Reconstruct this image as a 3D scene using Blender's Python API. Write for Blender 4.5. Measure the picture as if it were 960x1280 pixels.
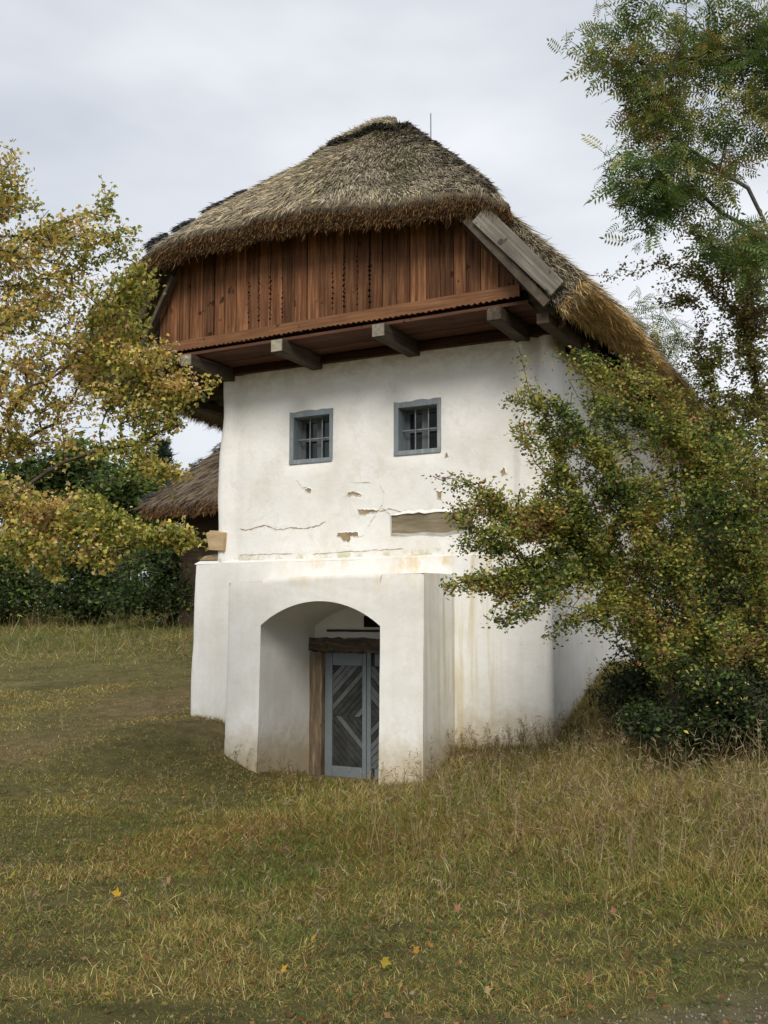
import bpy, math, random
import numpy as np
rng = np.random.default_rng(7); random.seed(7)
S = bpy.context.scene; COL = S.collection
for o in list(bpy.data.objects): bpy.data.objects.remove(o)

# ------------------------------------------------------------------ camera
F, PX, PY = 1244., 480., 640.
TH = math.atan2(129, F); AZ = math.radians(28)
CP = np.array([7.55, -11.5, 2.1])
FH = np.array([-math.sin(AZ), math.cos(AZ), 0]); RT = np.array([math.cos(AZ), math.sin(AZ), 0])
FW = FH*math.cos(TH)+np.array([0, 0, math.sin(TH)])
UP = np.array([0, 0, math.cos(TH)])-FH*math.sin(TH)
cam = bpy.data.cameras.new('camera'); co = bpy.data.objects.new('camera', cam); COL.objects.link(co)
co.location = CP; co.rotation_euler = (math.pi/2+TH, 0, AZ)
cam.sensor_fit = 'VERTICAL'; cam.sensor_height = 36; cam.lens = 36*F/1280; cam.clip_end = 2000; cam.clip_start = .05
S.camera = co
S.render.resolution_x = 768; S.render.resolution_y = 1024
# ------------------------------------------------------------------ sky, sun, exposure
EL, SAZ = math.radians(42), math.radians(160)      # sun azimuth clockwise from +Y
w = bpy.data.worlds.new('World'); S.world = w; w.use_nodes = True
nt = w.node_tree; nt.nodes.clear()
def N(nt, t, **k):
    n = nt.nodes.new(t)
    for a, b in k.items(): setattr(n, a, b)
    return n
out = N(nt, 'ShaderNodeOutputWorld'); bg = N(nt, 'ShaderNodeBackground'); nt.links.new(bg.outputs[0], out.inputs[0])
sky = N(nt, 'ShaderNodeTexSky'); sky.sky_type = 'NISHITA'; sky.sun_disc = False
sky.sun_elevation = EL; sky.sun_rotation = SAZ
tc = N(nt, 'ShaderNodeTexCoord'); mp = N(nt, 'ShaderNodeMapping'); mp.inputs['Scale'].default_value = (1, 1, 2.6)
nt.links.new(tc.outputs['Generated'], mp.inputs[0])
ns = N(nt, 'ShaderNodeTexNoise'); ns.inputs['Scale'].default_value = 1.7; ns.inputs['Detail'].default_value = 5; ns.inputs['Roughness'].default_value = .5
nt.links.new(mp.outputs[0], ns.inputs['Vector'])
cr = N(nt, 'ShaderNodeValToRGB'); cr.color_ramp.elements[0].position = .38; cr.color_ramp.elements[1].position = .66
cr.color_ramp.elements[0].color = (4.9, 5.25, 5.85, 1); cr.color_ramp.elements[1].color = (7.7, 7.85, 8.15, 1)
nt.links.new(ns.outputs[0], cr.inputs[0])
mx = N(nt, 'ShaderNodeMix', data_type='RGBA'); mx.inputs[0].default_value = .92
nt.links.new(sky.outputs[0], mx.inputs[6]); nt.links.new(cr.outputs[0], mx.inputs[7])
nt.links.new(mx.outputs[2], bg.inputs[0]); bg.inputs[1].default_value = .1
sl = bpy.data.lights.new('sun', 'SUN'); sl.energy = 2.2; sl.angle = math.radians(26); sl.color = (1, .95, .87)
so = bpy.data.objects.new('sun', sl); COL.objects.link(so); so.rotation_euler = (math.pi/2-EL, 0, math.pi-SAZ)
so.location = (0, -20, 20)
S.view_settings.view_transform = 'Standard'; S.view_settings.look = 'None'; S.view_settings.exposure = .32; S.view_settings.gamma = 1

# ------------------------------------------------------------------ helpers
def atD(x, y, D): return CP+D/F*(FW*F+RT*(x-PX)-UP*(y-PY))
def tag(o, label=None, cat=None, group=None, kind=None):
    if label: o['label'] = label
    if cat: o['category'] = cat
    if group: o['group'] = group
    if kind: o['kind'] = kind
    return o
def thing(name, label, cat, loc, group=None):
    o = bpy.data.objects.new(name, None); COL.objects.link(o); o.location = loc; o.empty_display_size = .2
    return tag(o, label, cat, group)
def wloc(o):
    v = np.zeros(3)
    while o is not None: v = v+np.array(o.location); o = o.parent
    return v
def link(name, me, mat, parent):
    o = bpy.data.objects.new(name, me); COL.objects.link(o)
    if mat: me.materials.append(mat)
    if parent is not None: o.parent = parent
    return o
def mk(name, V, Fs, mat, parent=None, smooth=False, col=None):
    V = np.array(V, float)
    if parent is not None: V = V-wloc(parent)
    me = bpy.data.meshes.new(name); me.from_pydata([tuple(v) for v in V], [], [tuple(int(i) for i in f) for f in Fs])
    if col is not None:
        ca = me.color_attributes.new('Col', 'FLOAT_COLOR', 'POINT'); c4 = np.ones((len(V), 4)); c4[:, :3] = col
        ca.data.foreach_set('color', c4.ravel())
    if smooth: me.polygons.foreach_set('use_smooth', [True]*len(me.polygons))
    me.update(); return link(name, me, mat, parent)
def fast(name, V, T, mat, parent=None, col=None, smooth=False):
    V = np.asarray(V, np.float32)
    if parent is not None: V = V-wloc(parent).astype(np.float32)
    T = np.asarray(T, np.int32); k = T.shape[1]
    me = bpy.data.meshes.new(name); me.vertices.add(len(V)); me.vertices.foreach_set('co', V.ravel())
    me.loops.add(T.size); me.loops.foreach_set('vertex_index', T.ravel())
    me.polygons.add(len(T)); me.polygons.foreach_set('loop_start', np.arange(0, T.size, k, dtype=np.int32))
    me.polygons.foreach_set('loop_total', np.full(len(T), k, np.int32))
    if smooth: me.polygons.foreach_set('use_smooth', np.ones(len(T), bool))
    me.update(calc_edges=True)
    if col is not None:
        ca = me.color_attributes.new('Col', 'FLOAT_COLOR', 'POINT'); c4 = np.ones((len(V), 4), np.float32); c4[:, :3] = col
        ca.data.foreach_set('color', c4.ravel())
    return link(name, me, mat, parent)
class MB:
    def __init__(s): s.v = []; s.f = []
    def add(s, V, Fs):
        n = len(s.v); s.v += [tuple(p) for p in V]; s.f += [tuple(i+n for i in f) for f in Fs]; return s
    def box(s, a, b):
        x0, y0, z0 = a; x1, y1, z1 = b
        return s.add([(x0,y0,z0),(x1,y0,z0),(x1,y1,z0),(x0,y1,z0),(x0,y0,z1),(x1,y0,z1),(x1,y1,z1),(x0,y1,z1)],
              [(0,3,2,1),(4,5,6,7),(0,1,5,4),(1,2,6,5),(2,3,7,6),(3,0,4,7)])
    def hex(s, P): return s.add(P, [(0,3,2,1),(4,5,6,7),(0,1,5,4),(1,2,6,5),(2,3,7,6),(3,0,4,7)])
    def bar(s, a, b, wx, wy, side=(0, 0, 1)):
        a = np.array(a, float); b = np.array(b, float); d = (b-a)/np.linalg.norm(b-a)
        u = np.cross(d, side); u /= np.linalg.norm(u); v = np.cross(u, d); u = u*wx/2; v = v*wy/2
        return s.hex([a-u-v, a+u-v, a+u+v, a-u+v, b-u-v, b+u-v, b+u+v, b-u+v])
    def prism(s, pts, y0, y1):           # pts in XZ (counter-clockwise seen from the front), extruded along Y
        n = len(pts)
        V = [(x, y0, z) for x, z in pts]+[(x, y1, z) for x, z in pts]
        return s.add(V, [tuple(range(n)), tuple(range(2*n-1, n-1, -1))]+[(i, i+n, (i+1) % n+n, (i+1) % n) for i in range(n)])
    def build(s, name, mat, parent=None, bevel=0, smooth=False, wob=0):
        V = np.array(s.v)
        if wob: V = V+rng.uniform(-wob, wob, V.shape)
        o = mk(name, V, s.f, mat, parent, smooth)
        if bevel:
            m = o.modifiers.new('bevel', 'BEVEL'); m.width = bevel; m.segments = 2; m.limit_method = 'ANGLE'
        return o
def vnoise(P, sc, seed=0):                # smooth value noise, sum of sines (cheap, deterministic)
    r = np.random.default_rng(seed); P = np.asarray(P)*sc; o = 0
    for k in range(5):
        a = r.normal(size=3)*(1+.5*k); o = o+np.sin(P@a+r.uniform(0, 6.28)+1.3*np.sin(P@r.normal(size=3)))/(1+.4*k)
    return o/2.6

# ------------------------------------------------------------------ materials
def mat(name):
    m = bpy.data.materials.new(name); m.use_nodes = True; t = m.node_tree
    b = t.nodes['Principled BSDF']; b.inputs['Specular IOR Level'].default_value = .2
    return m, t, b
def noise(t, scale, detail=5, rough=.6, vec=None, stretch=None, coord='Position'):
    if vec is None:
        g = N(t, 'ShaderNodeNewGeometry'); vec = g.outputs['Position']
    if stretch:
        mpp = N(t, 'ShaderNodeMapping'); mpp.inputs['Scale'].default_value = stretch; t.links.new(vec, mpp.inputs[0]); vec = mpp.outputs[0]
    n = N(t, 'ShaderNodeTexNoise'); n.inputs['Scale'].default_value = scale; n.inputs['Detail'].default_value = detail
    n.inputs['Roughness'].default_value = rough; t.links.new(vec, n.inputs['Vector']); return n.outputs[0]
def ramp(t, fac, stops):
    r = N(t, 'ShaderNodeValToRGB'); e = r.color_ramp.elements
    while len(e) < len(stops): e.new(.5)
    for q, (p, c) in zip(e, stops):
        q.position = p; q.color = (*c, 1) if len(c) == 3 else c
    t.links.new(fac, r.inputs[0]); return r.outputs[0]
def g1(v): return (v, v, v)
def mix(t, f, a, b, bt='MIX'):
    m = N(t, 'ShaderNodeMix', data_type='RGBA', blend_type=bt)
    for s, v in ((m.inputs[0], f), (m.inputs[6], a), (m.inputs[7], b)):
        if hasattr(v, 'links'): t.links.new(v, s)
        elif isinstance(v, (int, float)): s.default_value = v
        else: s.default_value = (*v, 1)
    return m.outputs[2]
def mth(t, op, a, b=0., clamp=False):
    m = N(t, 'ShaderNodeMath', operation=op); m.use_clamp = clamp
    for s, v in ((m.inputs[0], a), (m.inputs[1], b)):
        if hasattr(v, 'links'): t.links.new(v, s)
        else: s.default_value = v
    return m.outputs[0]
def band(t, v, a, b):                     # 0 below a, 1 above b
    m = N(t, 'ShaderNodeMapRange'); m.interpolation_type = 'SMOOTHSTEP'
    m.inputs[1].default_value = a; m.inputs[2].default_value = b
    t.links.new(v, m.inputs[0]); return m.outputs[0]
def bump(t, b, h, s=.3, d=.01):
    n = N(t, 'ShaderNodeBump'); n.inputs['Strength'].default_value = s; n.inputs['Distance'].default_value = d
    t.links.new(h, n.inputs['Height']); t.links.new(n.outputs[0], b.inputs['Normal'])
def pos(t):
    g = N(t, 'ShaderNodeNewGeometry'); s = N(t, 'ShaderNodeSeparateXYZ'); t.links.new(g.outputs['Position'], s.inputs[0]); return s.outputs

def plaster(name, upper):
    m, t, b = mat(name); b.inputs['Roughness'].default_value = .92
    X, Y, Z = pos(t)
    c = ramp(t, noise(t, 1.1, 6), [(.3, (.71, .685, .63)), (.45, (.79, .775, .73)), (.55, (.825, .815, .785)), (.7, (.855, .85, .83))])
    c = mix(t, ramp(t, noise(t, 14, 6, .7), [(.35, g1(.0)), (.8, g1(.35))]), c, (.66, .62, .54))
    # fine pock marks and specks
    c = mix(t, ramp(t, noise(t, 38, 2), [(.7, g1(0)), (.76, g1(.45))]), c, (.42, .36, .27))
    if upper:
        # brownish mottling growing towards the top of the wall, greyer patches of old limewash
        f = mth(t, 'MULTIPLY', band(t, Z, 5.05, 5.6), ramp(t, noise(t, 5, 6, .7, stretch=(1, 1, 1.6)), [(.4, g1(.05)), (.62, g1(.75))]))
        c = mix(t, f, c, (.50, .43, .31))
        c = mix(t, ramp(t, noise(t, 2.6, 7, .72, stretch=(1, 1, .7)), [(.54, g1(0)), (.60, g1(.42))]), c, (.66, .63, .56))
        f = mth(t, 'MULTIPLY', mth(t, 'SUBTRACT', 1., band(t, Z, 2.86, 3.0)), ramp(t, noise(t, 6, 5, .7), [(.5, g1(0)), (.6, g1(.7))]))
        c = mix(t, f, c, (.45, .42, .2))
    else:
        # ochre run-off stains below the ledge
        f = mth(t, 'MULTIPLY', band(t, Z, 2.3, 2.8), ramp(t, noise(t, 2.2, 5, .65, stretch=(1.3, 1.3, .8)), [(.5, g1(0)), (.66, g1(.85))]))
        f = mth(t, 'MULTIPLY', f, band(t, X, -.4, .8))
        c = mix(t, f, c, (.66, .50, .24))
        # vertical streaks, strongest next to the porch
        s = ramp(t, noise(t, 1, 5, .6, stretch=(9, 9, .5)), [(.48, g1(0)), (.68, g1(.7))])
        f = mth(t, 'MULTIPLY', s, mth(t, 'MULTIPLY', band(t, X, 2.35, 2.5), mth(t, 'SUBTRACT', 1.15, band(t, X, 2.7, 3.3))), True)
        c = mix(t, f, c, (.55, .47, .24))
        s2 = ramp(t, noise(t, 1, 5, .7, stretch=(5, 5, .8)), [(.5, g1(0)), (.8, g1(.4))])
        c = mix(t, s2, c, (.60, .58, .52))
    # soil splash at the foot
    zz = mth(t, 'SUBTRACT', Z, mth(t, 'MULTIPLY', band(t, X, 2.3, 2.7), .32))
    zz = mth(t, 'ADD', zz, mth(t, 'MULTIPLY', noise(t, 3.5, 6, .7), -.9))
    f = mth(t, 'SUBTRACT', 1., band(t, zz, -.28, .40))
    c = mix(t, mth(t, 'MULTIPLY', f, .85), c, (.46, .37, .22))
    t.links.new(c, b.inputs['Base Color'])
    h = mth(t, 'ADD', noise(t, 3, 7, .6), mth(t, 'MULTIPLY', noise(t, 20, 4, .55), .18))
    h = mth(t, 'ADD', h, mth(t, 'MULTIPLY', noise(t, 70, 3, .6), .05)); bump(t, b, h, .5 if upper else .32, .03)
    return m
M = {}
M['plaster_up'] = plaster('upper_limewash', True); M['plaster_low'] = plaster('lower_limewash', False)

def wood(name, c0, c1, c2, grain=(3, 3, 60), rough=.8, knots=True, rnd=.25, rot=0):
    m, t, b = mat(name); b.inputs['Roughness'].default_value = rough
    tcn = N(t, 'ShaderNodeTexCoord'); oi = N(t, 'ShaderNodeObjectInfo')
    ad = N(t, 'ShaderNodeVectorMath', operation='ADD'); t.links.new(tcn.outputs['Object'], ad.inputs[0])
    cmb = N(t, 'ShaderNodeVectorMath', operation='SCALE'); cmb.inputs[0].default_value = (17, 13, 29); t.links.new(oi.outputs['Random'], cmb.inputs['Scale'])
    t.links.new(cmb.outputs[0], ad.inputs[1]); v = ad.outputs[0]
    if rot:
        vr_ = N(t, 'ShaderNodeVectorRotate', rotation_type='Y_AXIS'); vr_.inputs['Angle'].default_value = rot; t.links.new(v, vr_.inputs[0]); v = vr_.outputs[0]
    c = ramp(t, noise(t, 1, 6, .65, v, grain), [(.3, c0), (.5, c1), (.72, c2)])
    if knots: c = mix(t, ramp(t, noise(t, 1, 1, .5, v, (9, 9, 7)), [(.70, g1(0)), (.74, g1(.85))]), c, tuple(x*.35 for x in c0))
    c = mix(t, ramp(t, noise(t, 2.3, 4, .6, v), [(.4, g1(0)), (.75, g1(.55))]), c, tuple(x*.55 for x in c1))
    hsv = N(t, 'ShaderNodeHueSaturation'); t.links.new(c, hsv.inputs['Color'])
    vv = N(t, 'ShaderNodeMapRange'); vv.inputs[3].default_value = 1-rnd; vv.inputs[4].default_value = 1+rnd
    t.links.new(oi.outputs['Random'], vv.inputs[0]); t.links.new(vv.outputs[0], hsv.inputs['Value'])
    t.links.new(hsv.outputs[0], b.inputs['Base Color'])
    bump(t, b, noise(t, 1.6, 5, .6, v, grain), .5, .006)
    return m
M['board'] = wood('red_brown_boards', (.045, .018, .008), (.14, .058, .025), (.30, .15, .07), (24, 24, 1.1), rnd=.42)
M['rail'] = wood('rail_wood', (.10, .045, .02), (.185, .085, .038), (.26, .135, .07), (1.5, 30, 30), rnd=.05)
M['soffit'] = wood('soffit_wood', (.045, .02, .011), (.08, .035, .019), (.13, .06, .034), (1.5, 24, 24), rnd=.3)
M['beam'] = wood('beam_wood', (.035, .026, .018), (.07, .055, .038), (.13, .10, .07), (24, 1.5, 24), rnd=.2)
M['beam_end'] = wood('lit_beam_end', (.18, .16, .12), (.28, .25, .19), (.38, .34, .27), (20, 20, 20), knots=False)  # paler than the beam sides: light on the end faces painted in
M['verge'] = wood('grey_verge_board', (.075, .066, .053), (.16, .145, .12), (.29, .27, .225), (1.2, 24, 30), rnd=.1, rot=math.radians(-49))
M['verge_dark'] = wood('dark_verge_board', (.05, .04, .03), (.09, .07, .05), (.14, .11, .085), (6, 20, 6), rnd=.1, knots=False)
M['dark_wood'] = wood('dark_rafter', (.03, .02, .012), (.06, .04, .025), (.10, .07, .045), (1.5, 20, 20))
M['old_frame'] = wood('old_door_frame', (.07, .05, .033), (.15, .11, .072), (.30, .24, .17), (22, 22, 2), knots=True)
M['old_lintel'] = wood('old_lintel', (.03, .022, .016), (.075, .055, .038), (.18, .145, .10), (2, 22, 22))
M['stub'] = wood('tan_timber', (.36, .24, .13), (.50, .36, .21), (.6, .45, .28), (2, 18, 18), knots=False)
def painted(name, c, worn, amt=(.5, .62), st=(12, 12, 1.2)):
    m, t, b = mat(name); b.inputs['Roughness'].default_value = .7
    tcn = N(t, 'ShaderNodeTexCoord'); v = tcn.outputs['Object']
    n = noise(t, 1, 7, .72, v, st)
    cc = mix(t, ramp(t, n, [(amt[0], g1(0)), (amt[1], g1(.85))]), c, worn)
    cc = mix(t, ramp(t, noise(t, 9, 5, .7, v), [(.3, g1(0)), (.75, g1(.5))]), cc, tuple(x*.6 for x in c))
    t.links.new(cc, b.inputs['Base Color']); bump(t, b, n, .5, .004); return m
M['blue'] = painted('blue_grey_paint', (.22, .255, .275), (.36, .37, .36))
M['blue_casement'] = painted('dark_casement_paint', (.11, .125, .13), (.20, .205, .2))  # darker blue-grey used for the casements
M['blue_dark'] = painted('blue_door_paint', (.185, .215, .228), (.26, .275, .275), (.6, .8))
M['plank_dark'] = painted('dark_weathered_plank', (.035, .035, .032), (.085, .092, .092), (.44, .70), (7, 3, 7))
M['plank_pale'] = painted('pale_weathered_plank', (.135, .145, .147), (.07, .075, .073), (.44, .70), (7, 3, 7))
def flat(name, c, r=.8, metal=0):
    m, t, b = mat(name); b.inputs['Roughness'].default_value = r; b.inputs['Metallic'].default_value = metal
    cc = ramp(t, noise(t, 12, 5), [(.3, tuple(x*.7 for x in c)), (.7, tuple(min(1, x*1.3) for x in c))]); t.links.new(cc, b.inputs['Base Color'])
    bump(t, b, noise(t, 40, 4), .3, .004); return m
M['black'] = flat('unlit_interior_black', (.012, .010, .008), .95)  # near-black colour that paints in the darkness of unlit interiors
M['iron'] = flat('grey_iron_bar', (.20, .22, .23), .6)
M['bare'] = flat('bare_loam_render', (.29, .22, .13), .95)
M['crack'] = flat('crack_brown', (.30, .23, .15), .95)
M['oldbeam'] = wood('exposed_beam_face', (.18, .145, .09), (.29, .24, .155), (.42, .37, .26), (2, 20, 20), knots=False)
M['stone'] = flat('sill_wood', (.17, .13, .09), .9)
m, t, b = mat('dark_glass'); b.inputs['Base Color'].default_value = (.012, .014, .016, 1); b.inputs['Roughness'].default_value = .12; b.inputs['Specular IOR Level'].default_value = .5
bump(t, b, noise(t, 6, 2), .15, .01); M['glass'] = m
def colmat(name, rough=.85, trans=0., var=.25, sc=6, spec=.15):
    m, t, b = mat(name); b.inputs['Roughness'].default_value = rough; b.inputs['Specular IOR Level'].default_value = spec
    a = N(t, 'ShaderNodeVertexColor'); a.layer_name = 'Col'
    c = mix(t, 1., a.outputs[0], ramp(t, noise(t, sc, 4), [(.3, g1(1-var)), (.7, g1(1.))]), 'MULTIPLY')
    t.links.new(c, b.inputs['Base Color'])
    if trans:
        tr = N(t, 'ShaderNodeBsdfTranslucent'); t.links.new(c, tr.inputs[0]); ms = N(t, 'ShaderNodeMixShader'); ms.inputs[0].default_value = trans
        t.links.new(b.outputs[0], ms.inputs[1]); t.links.new(tr.outputs[0], ms.inputs[2]); t.links.new(ms.outputs[0], t.nodes['Material Output'].inputs[0])
    return m
M['straw'] = colmat('straw', .8); M['leaf'] = colmat('leaf', .55, .42, .1, spec=.3); M['grass'] = colmat('grass_blade', .75, .2, .15)
def bark(name, c):
    m, t, b = mat(name); b.inputs['Roughness'].default_value = .9
    t.links.new(ramp(t, noise(t, 9, 6), [(.3, tuple(x*.55 for x in c)), (.7, tuple(x*1.4 for x in c))]), b.inputs['Base Color']); bump(t, b, noise(t, 30, 5), .6, .01); return m
M['bark'] = bark('grey_brown_bark', (.075, .06, .045)); M['bark_pale'] = bark('pale_grey_bark', (.13, .125, .12)); M['berry'] = flat('red_berry', (.28, .022, .012), .4)
m, t, b = mat('thatch_body'); b.inputs['Roughness'].default_value = .95
c = ramp(t, noise(t, 3, 6, .7), [(.3, (.12, .09, .055)), (.55, (.20, .155, .095)), (.75, (.27, .22, .14))]); t.links.new(c, b.inputs['Base Color'])
bump(t, b, noise(t, 25, 6, .7), 1, .04); M['thatch'] = m
m, t, b = mat('soil_and_turf'); b.inputs['Roughness'].default_value = 1; b.inputs['Specular IOR Level'].default_value = .05
a = N(t, 'ShaderNodeVertexColor'); a.layer_name = 'Col'
c = mix(t, 1., a.outputs[0], ramp(t, noise(t, 5, 8, .75), [(.3, g1(.45)), (.7, g1(1.25))]), 'MULTIPLY')
c = mix(t, ramp(t, noise(t, 55, 4, .7), [(.52, g1(0)), (.7, g1(.5))]), c, (.16, .14, .095))
t.links.new(c, b.inputs['Base Color']); bump(t, b, noise(t, 22, 8, .75), 1, .05); M['ground'] = m

# ------------------------------------------------------------------ terrain
ctl = np.array([(5.43,-7.52,.36),(3.97,-8.3,.34),(6.9,-6.74,.40),(7.55,-11.5,.5),(4.25,-5.3,.27),(-.67,-4.27,.25),(-7.1,1.3,.93),(-3.8,.83,.85),(-2.6,-.6,.62),
 (-25,16.7,2.2),(-15,16,2.25),(-10,9,1.75),(-5.5,4.5,1.25),(-7,-1.5,.72),(-4.5,-1.6,.55),(6.1,-3,.62),(6.3,-4.5,.45),(4.6,-.9,.62),(.85,-2.3,.03),(-1.67,-.12,.68),(-1.0,-.3,.66),(-.4,-.92,.33),(.0,-.98,.16),(.5,-1.1,.08),(1.,-1.1,.06),(1.9,-1.05,.06),
 (2.35,-1,.10),(2.7,-.75,.30),(2.5,-.2,.45),(3.1,-.25,.52),(3.7,-.2,.57),(3.85,.5,.85),(3.75,1.28,1.14),(3.75,2.3,1.4),(5.3,1.5,1.3),(8,0,1.1),(10,-4,.8),(-1.8,3,1.25),(-1.8,8,1.6),(3.75,8,2.2),(10,8,2),
 (20,20,2.5),(0,30,2.6),(-40,40,2.7),(40,0,2),(20,-20,.6),(0,-20,.4),(-20,-10,.4),(-10,-5,.45),(3,-3.4,.16),(-4,-2,.45),(1,.3,-.14),(.2,.3,-.14),(1.8,.3,-.14),(1.9,4,.4),(1,-.4,.0),(4.4,-2,.42)])
K = np.linalg.norm(ctl[:, None, :2]-ctl[None, :, :2], axis=2); n_ = len(ctl)
A = np.zeros((n_+1, n_+1)); A[:n_, :n_] = K; A[:n_, n_] = 1; A[n_, :n_] = 1
wt = np.linalg.solve(A, np.r_[ctl[:, 2], 0])
def gz(x, y):
    x = np.atleast_1d(np.asarray(x, float)); y = np.atleast_1d(np.asarray(y, float)); o = np.empty(x.shape)
    xf, yf, of = x.ravel(), y.ravel(), o.ravel()
    for i in range(0, len(xf), 60000):
        d = np.hypot(xf[i:i+60000, None]-ctl[None, :, 0], yf[i:i+60000, None]-ctl[None, :, 1]); of[i:i+60000] = d@wt[:n_]+wt[n_]
    o = of.reshape(x.shape); P = np.stack([x, y, 0*x], -1)
    o = o+.022*vnoise(P, 1.4, 3)+.012*vnoise(P, 4.5, 4)
    far = np.clip((np.hypot(x, y)-38)/25, 0, 1); o = o*(1-far)+far*np.where(y > -5, 2.6, .5)
    return o
def axis(c, near, step, far):
    a = [0.]; s = step
    while a[-1] < far:
        if a[-1] > near: s *= 1.16
        a.append(a[-1]+s)
    a = np.array(a); return c+np.r_[-a[:0:-1], a]
gx = axis(3, 9, .13, 500); gy = axis(-3, 8, .13, 500)
GX, GY = np.meshgrid(gx, gy); GZ = gz(GX, GY); nx, ny = len(gx), len(gy)
V = np.stack([GX, GY, GZ], -1).reshape(-1, 3); ii = np.arange(nx*ny).reshape(ny, nx)
T = np.stack([ii[:-1, :-1], ii[:-1, 1:], ii[1:, 1:], ii[1:, :-1]], -1).reshape(-1, 4)
def sstep(a, b, x): t = np.clip((x-a)/(b-a), 0, 1); return t*t*(3-2*t)
def fields(P):
    x, y = P[:, 0], P[:, 1]; Q = np.c_[x, y, 0*x]
    n1 = vnoise(Q, .55, 11); n2 = vnoise(Q, 1.7, 12)
    # bare trodden path running up past the left corner of the house
    px = np.interp(y, [-9, -5, -2.5, -.5, 1.5, 4, 9], [-2.2, -2.2, -2.6, -2.9, -2.7, -2.7, -2.7])
    path = np.exp(-((x-px)/.75)**2)*sstep(-7.5, -3, y)*(.62+.5*n2)
    scar = .9*np.exp(-((x+2.9)**2/.8+(y-.35)**2/.45))+np.exp(-((x-3.0)**2/.5+(y+.38)**2/.07))*1.1+np.exp(-((x+1.0)**2/.25+(y+.5)**2/.12))   # earth bared along the wall foot
    u = P-CP; dist = u@FH
    grav = .65*sstep(4.7, 3.8, dist+.45*n2+.3*n1-.22*(u@RT)+.1)        # gritty track edge at the photographer's feet
    return n1, n2, np.clip(path+scar, 0, 1), np.clip(grav, 0, 1)
n1, n2, pa, gr = fields(V)
base = np.array([.17, .15, .06])*(1+.25*n2)[:, None]
base = base*(1-.8*pa[:, None])+.8*pa[:, None]*np.array([.24, .18, .095]); base = base*(1-gr[:, None]*.9)+gr[:, None]*.9*np.array([.28, .24, .16])
g = fast('ground', V, T, M['ground'], None, base, True); tag(g, 'rough grassy slope around the white house', None, None, 'structure')

# ------------------------------------------------------------------ house
house = thing('thatched_house', 'tall white limewashed cellar house with thatched half-hipped roof and brown boarded gable', 'house', (1.2, 3.5, .5))
H = house
def wallgrid(name, path, nrm, zs, holes, mt, disp, batter=0, bulge=None):
    """path: list of XY; grid of quads, skip cells whose centre falls inside a hole (x0,x1,z0,z1) on the front"""
    path = np.array(path); nrm = np.array(nrm); nu, nz = len(path), len(zs)
    P = np.zeros((nz, nu, 3)); P[:, :, :2] = path[None]; P[:, :, 2] = np.array(zs)[:, None]
    d = disp*vnoise(P.reshape(-1, 3), 1.6, 21).reshape(nz, nu)+.35*disp*vnoise(P.reshape(-1, 3), 5, 22).reshape(nz, nu)
    if bulge is not None: d = d+bulge(P)
    d = d+batter*(zs[-1]-P[:, :, 2])
    for hx0, hx1, hz0, hz1 in holes:
        dx = np.maximum(np.maximum(hx0-P[..., 0], P[..., 0]-hx1), 0); dz = np.maximum(np.maximum(hz0-P[..., 2], P[..., 2]-hz1), 0)
        k = np.clip(np.hypot(dx, dz)/.15, 0, 1); d = d*np.where(np.abs(P[..., 1]) < .3, k, 1)
    P[:, :, :2] += nrm[None]*d[:, :, None]
    idx = np.arange(nz*nu).reshape(nz, nu); Fs = []
    for j in range(nz-1):
        for i in range(nu-1):
            c = (P[j, i]+P[j+1, i+1])/2; xm = (path[i, 0]+path[i+1, 0])/2; zm = (zs[j]+zs[j+1])/2
            if abs(path[i, 1]-path[i+1, 1]) < .01 and any(h[0] < xm < h[1] and h[2] < zm < h[3] for h in holes): continue
            Fs.append((idx[j, i], idx[j, i+1], idx[j+1, i+1], idx[j+1, i]))
    return mk(name, P.reshape(-1, 3), Fs, mt, H, True)
def wpath(x0, x1, y, yb, r, xs):
    p = []; n = []
    for yy in np.arange(yb, y+r, -.4): p.append((x0, yy)); n.append((-1, 0))
    for a in np.linspace(0, math.pi/2, 7): p.append((x0+r-r*math.cos(a), y+r-r*math.sin(a))); n.append((-math.cos(a), -math.sin(a)))
    for x in xs:
        if x0+r+.02 < x < x1-r-.02: p.append((x, y)); n.append((0, -1))
    for a in np.linspace(math.pi/2, 0, 7): p.append((x1-r+r*math.cos(a), y+r-r*math.sin(a))); n.append((math.cos(a), -math.sin(a)))
    for yy in np.arange(y+r+.3, yb+.01, .4): p.append((x1, yy)); n.append((1, 0))
    return p, n
def lines(a, b, st, extra):
    l = list(np.arange(a, b, st))
    l = [v for v in l if all(abs(v-e) > st*.45 for e in extra)]+list(extra); return sorted(l)
WIN = [(-.05, .65, 4.18, 4.915), (1.59, 2.27, 4.18, 4.89)]
hol = [(a+.03, b-.03, c+.03, d-.03) for a, b, c, d in WIN]
ex = sorted({round(v, 4) for h in hol for v in h[:2]}); ez = sorted({round(v, 4) for h in hol for v in h[2:]})
def rib(P):                                # rounded whitewashed ribs at both corners, worn irregular
    x, z = P[..., 0], P[..., 2]; wv = .02*np.sin(z*2.3)
    f = P[..., 1] < .35
    return f*(.05*np.exp(-((x+1.14+wv)/.07)**2)+.10*np.exp(-((x-3.40+wv)/.08)**2)-.03*np.exp(-((x-3.25)/.06)**2)-.06*np.exp(-((x-3.56)/.05)**2)+.06*np.exp(-((x-3.7)/.07)**2)-.03*np.exp(-((x+.95)/.08)**2))+.012*np.sin(z*3.1+1)
p, n = wpath(-1.28, 3.76, 0, 8, .14, lines(-1.2, 3.7, .07, ex))
wallgrid('upper_wall', p, n, lines(2.8, 5.62, .075, ez)+[5.62], hol, M['plaster_up'], .014, .02, rib)
p, n = wpath(-1.62, 3.72, -.1, 8, .06, lines(-1.5, 3.7, .1, [-.2, 2.2]))
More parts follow.
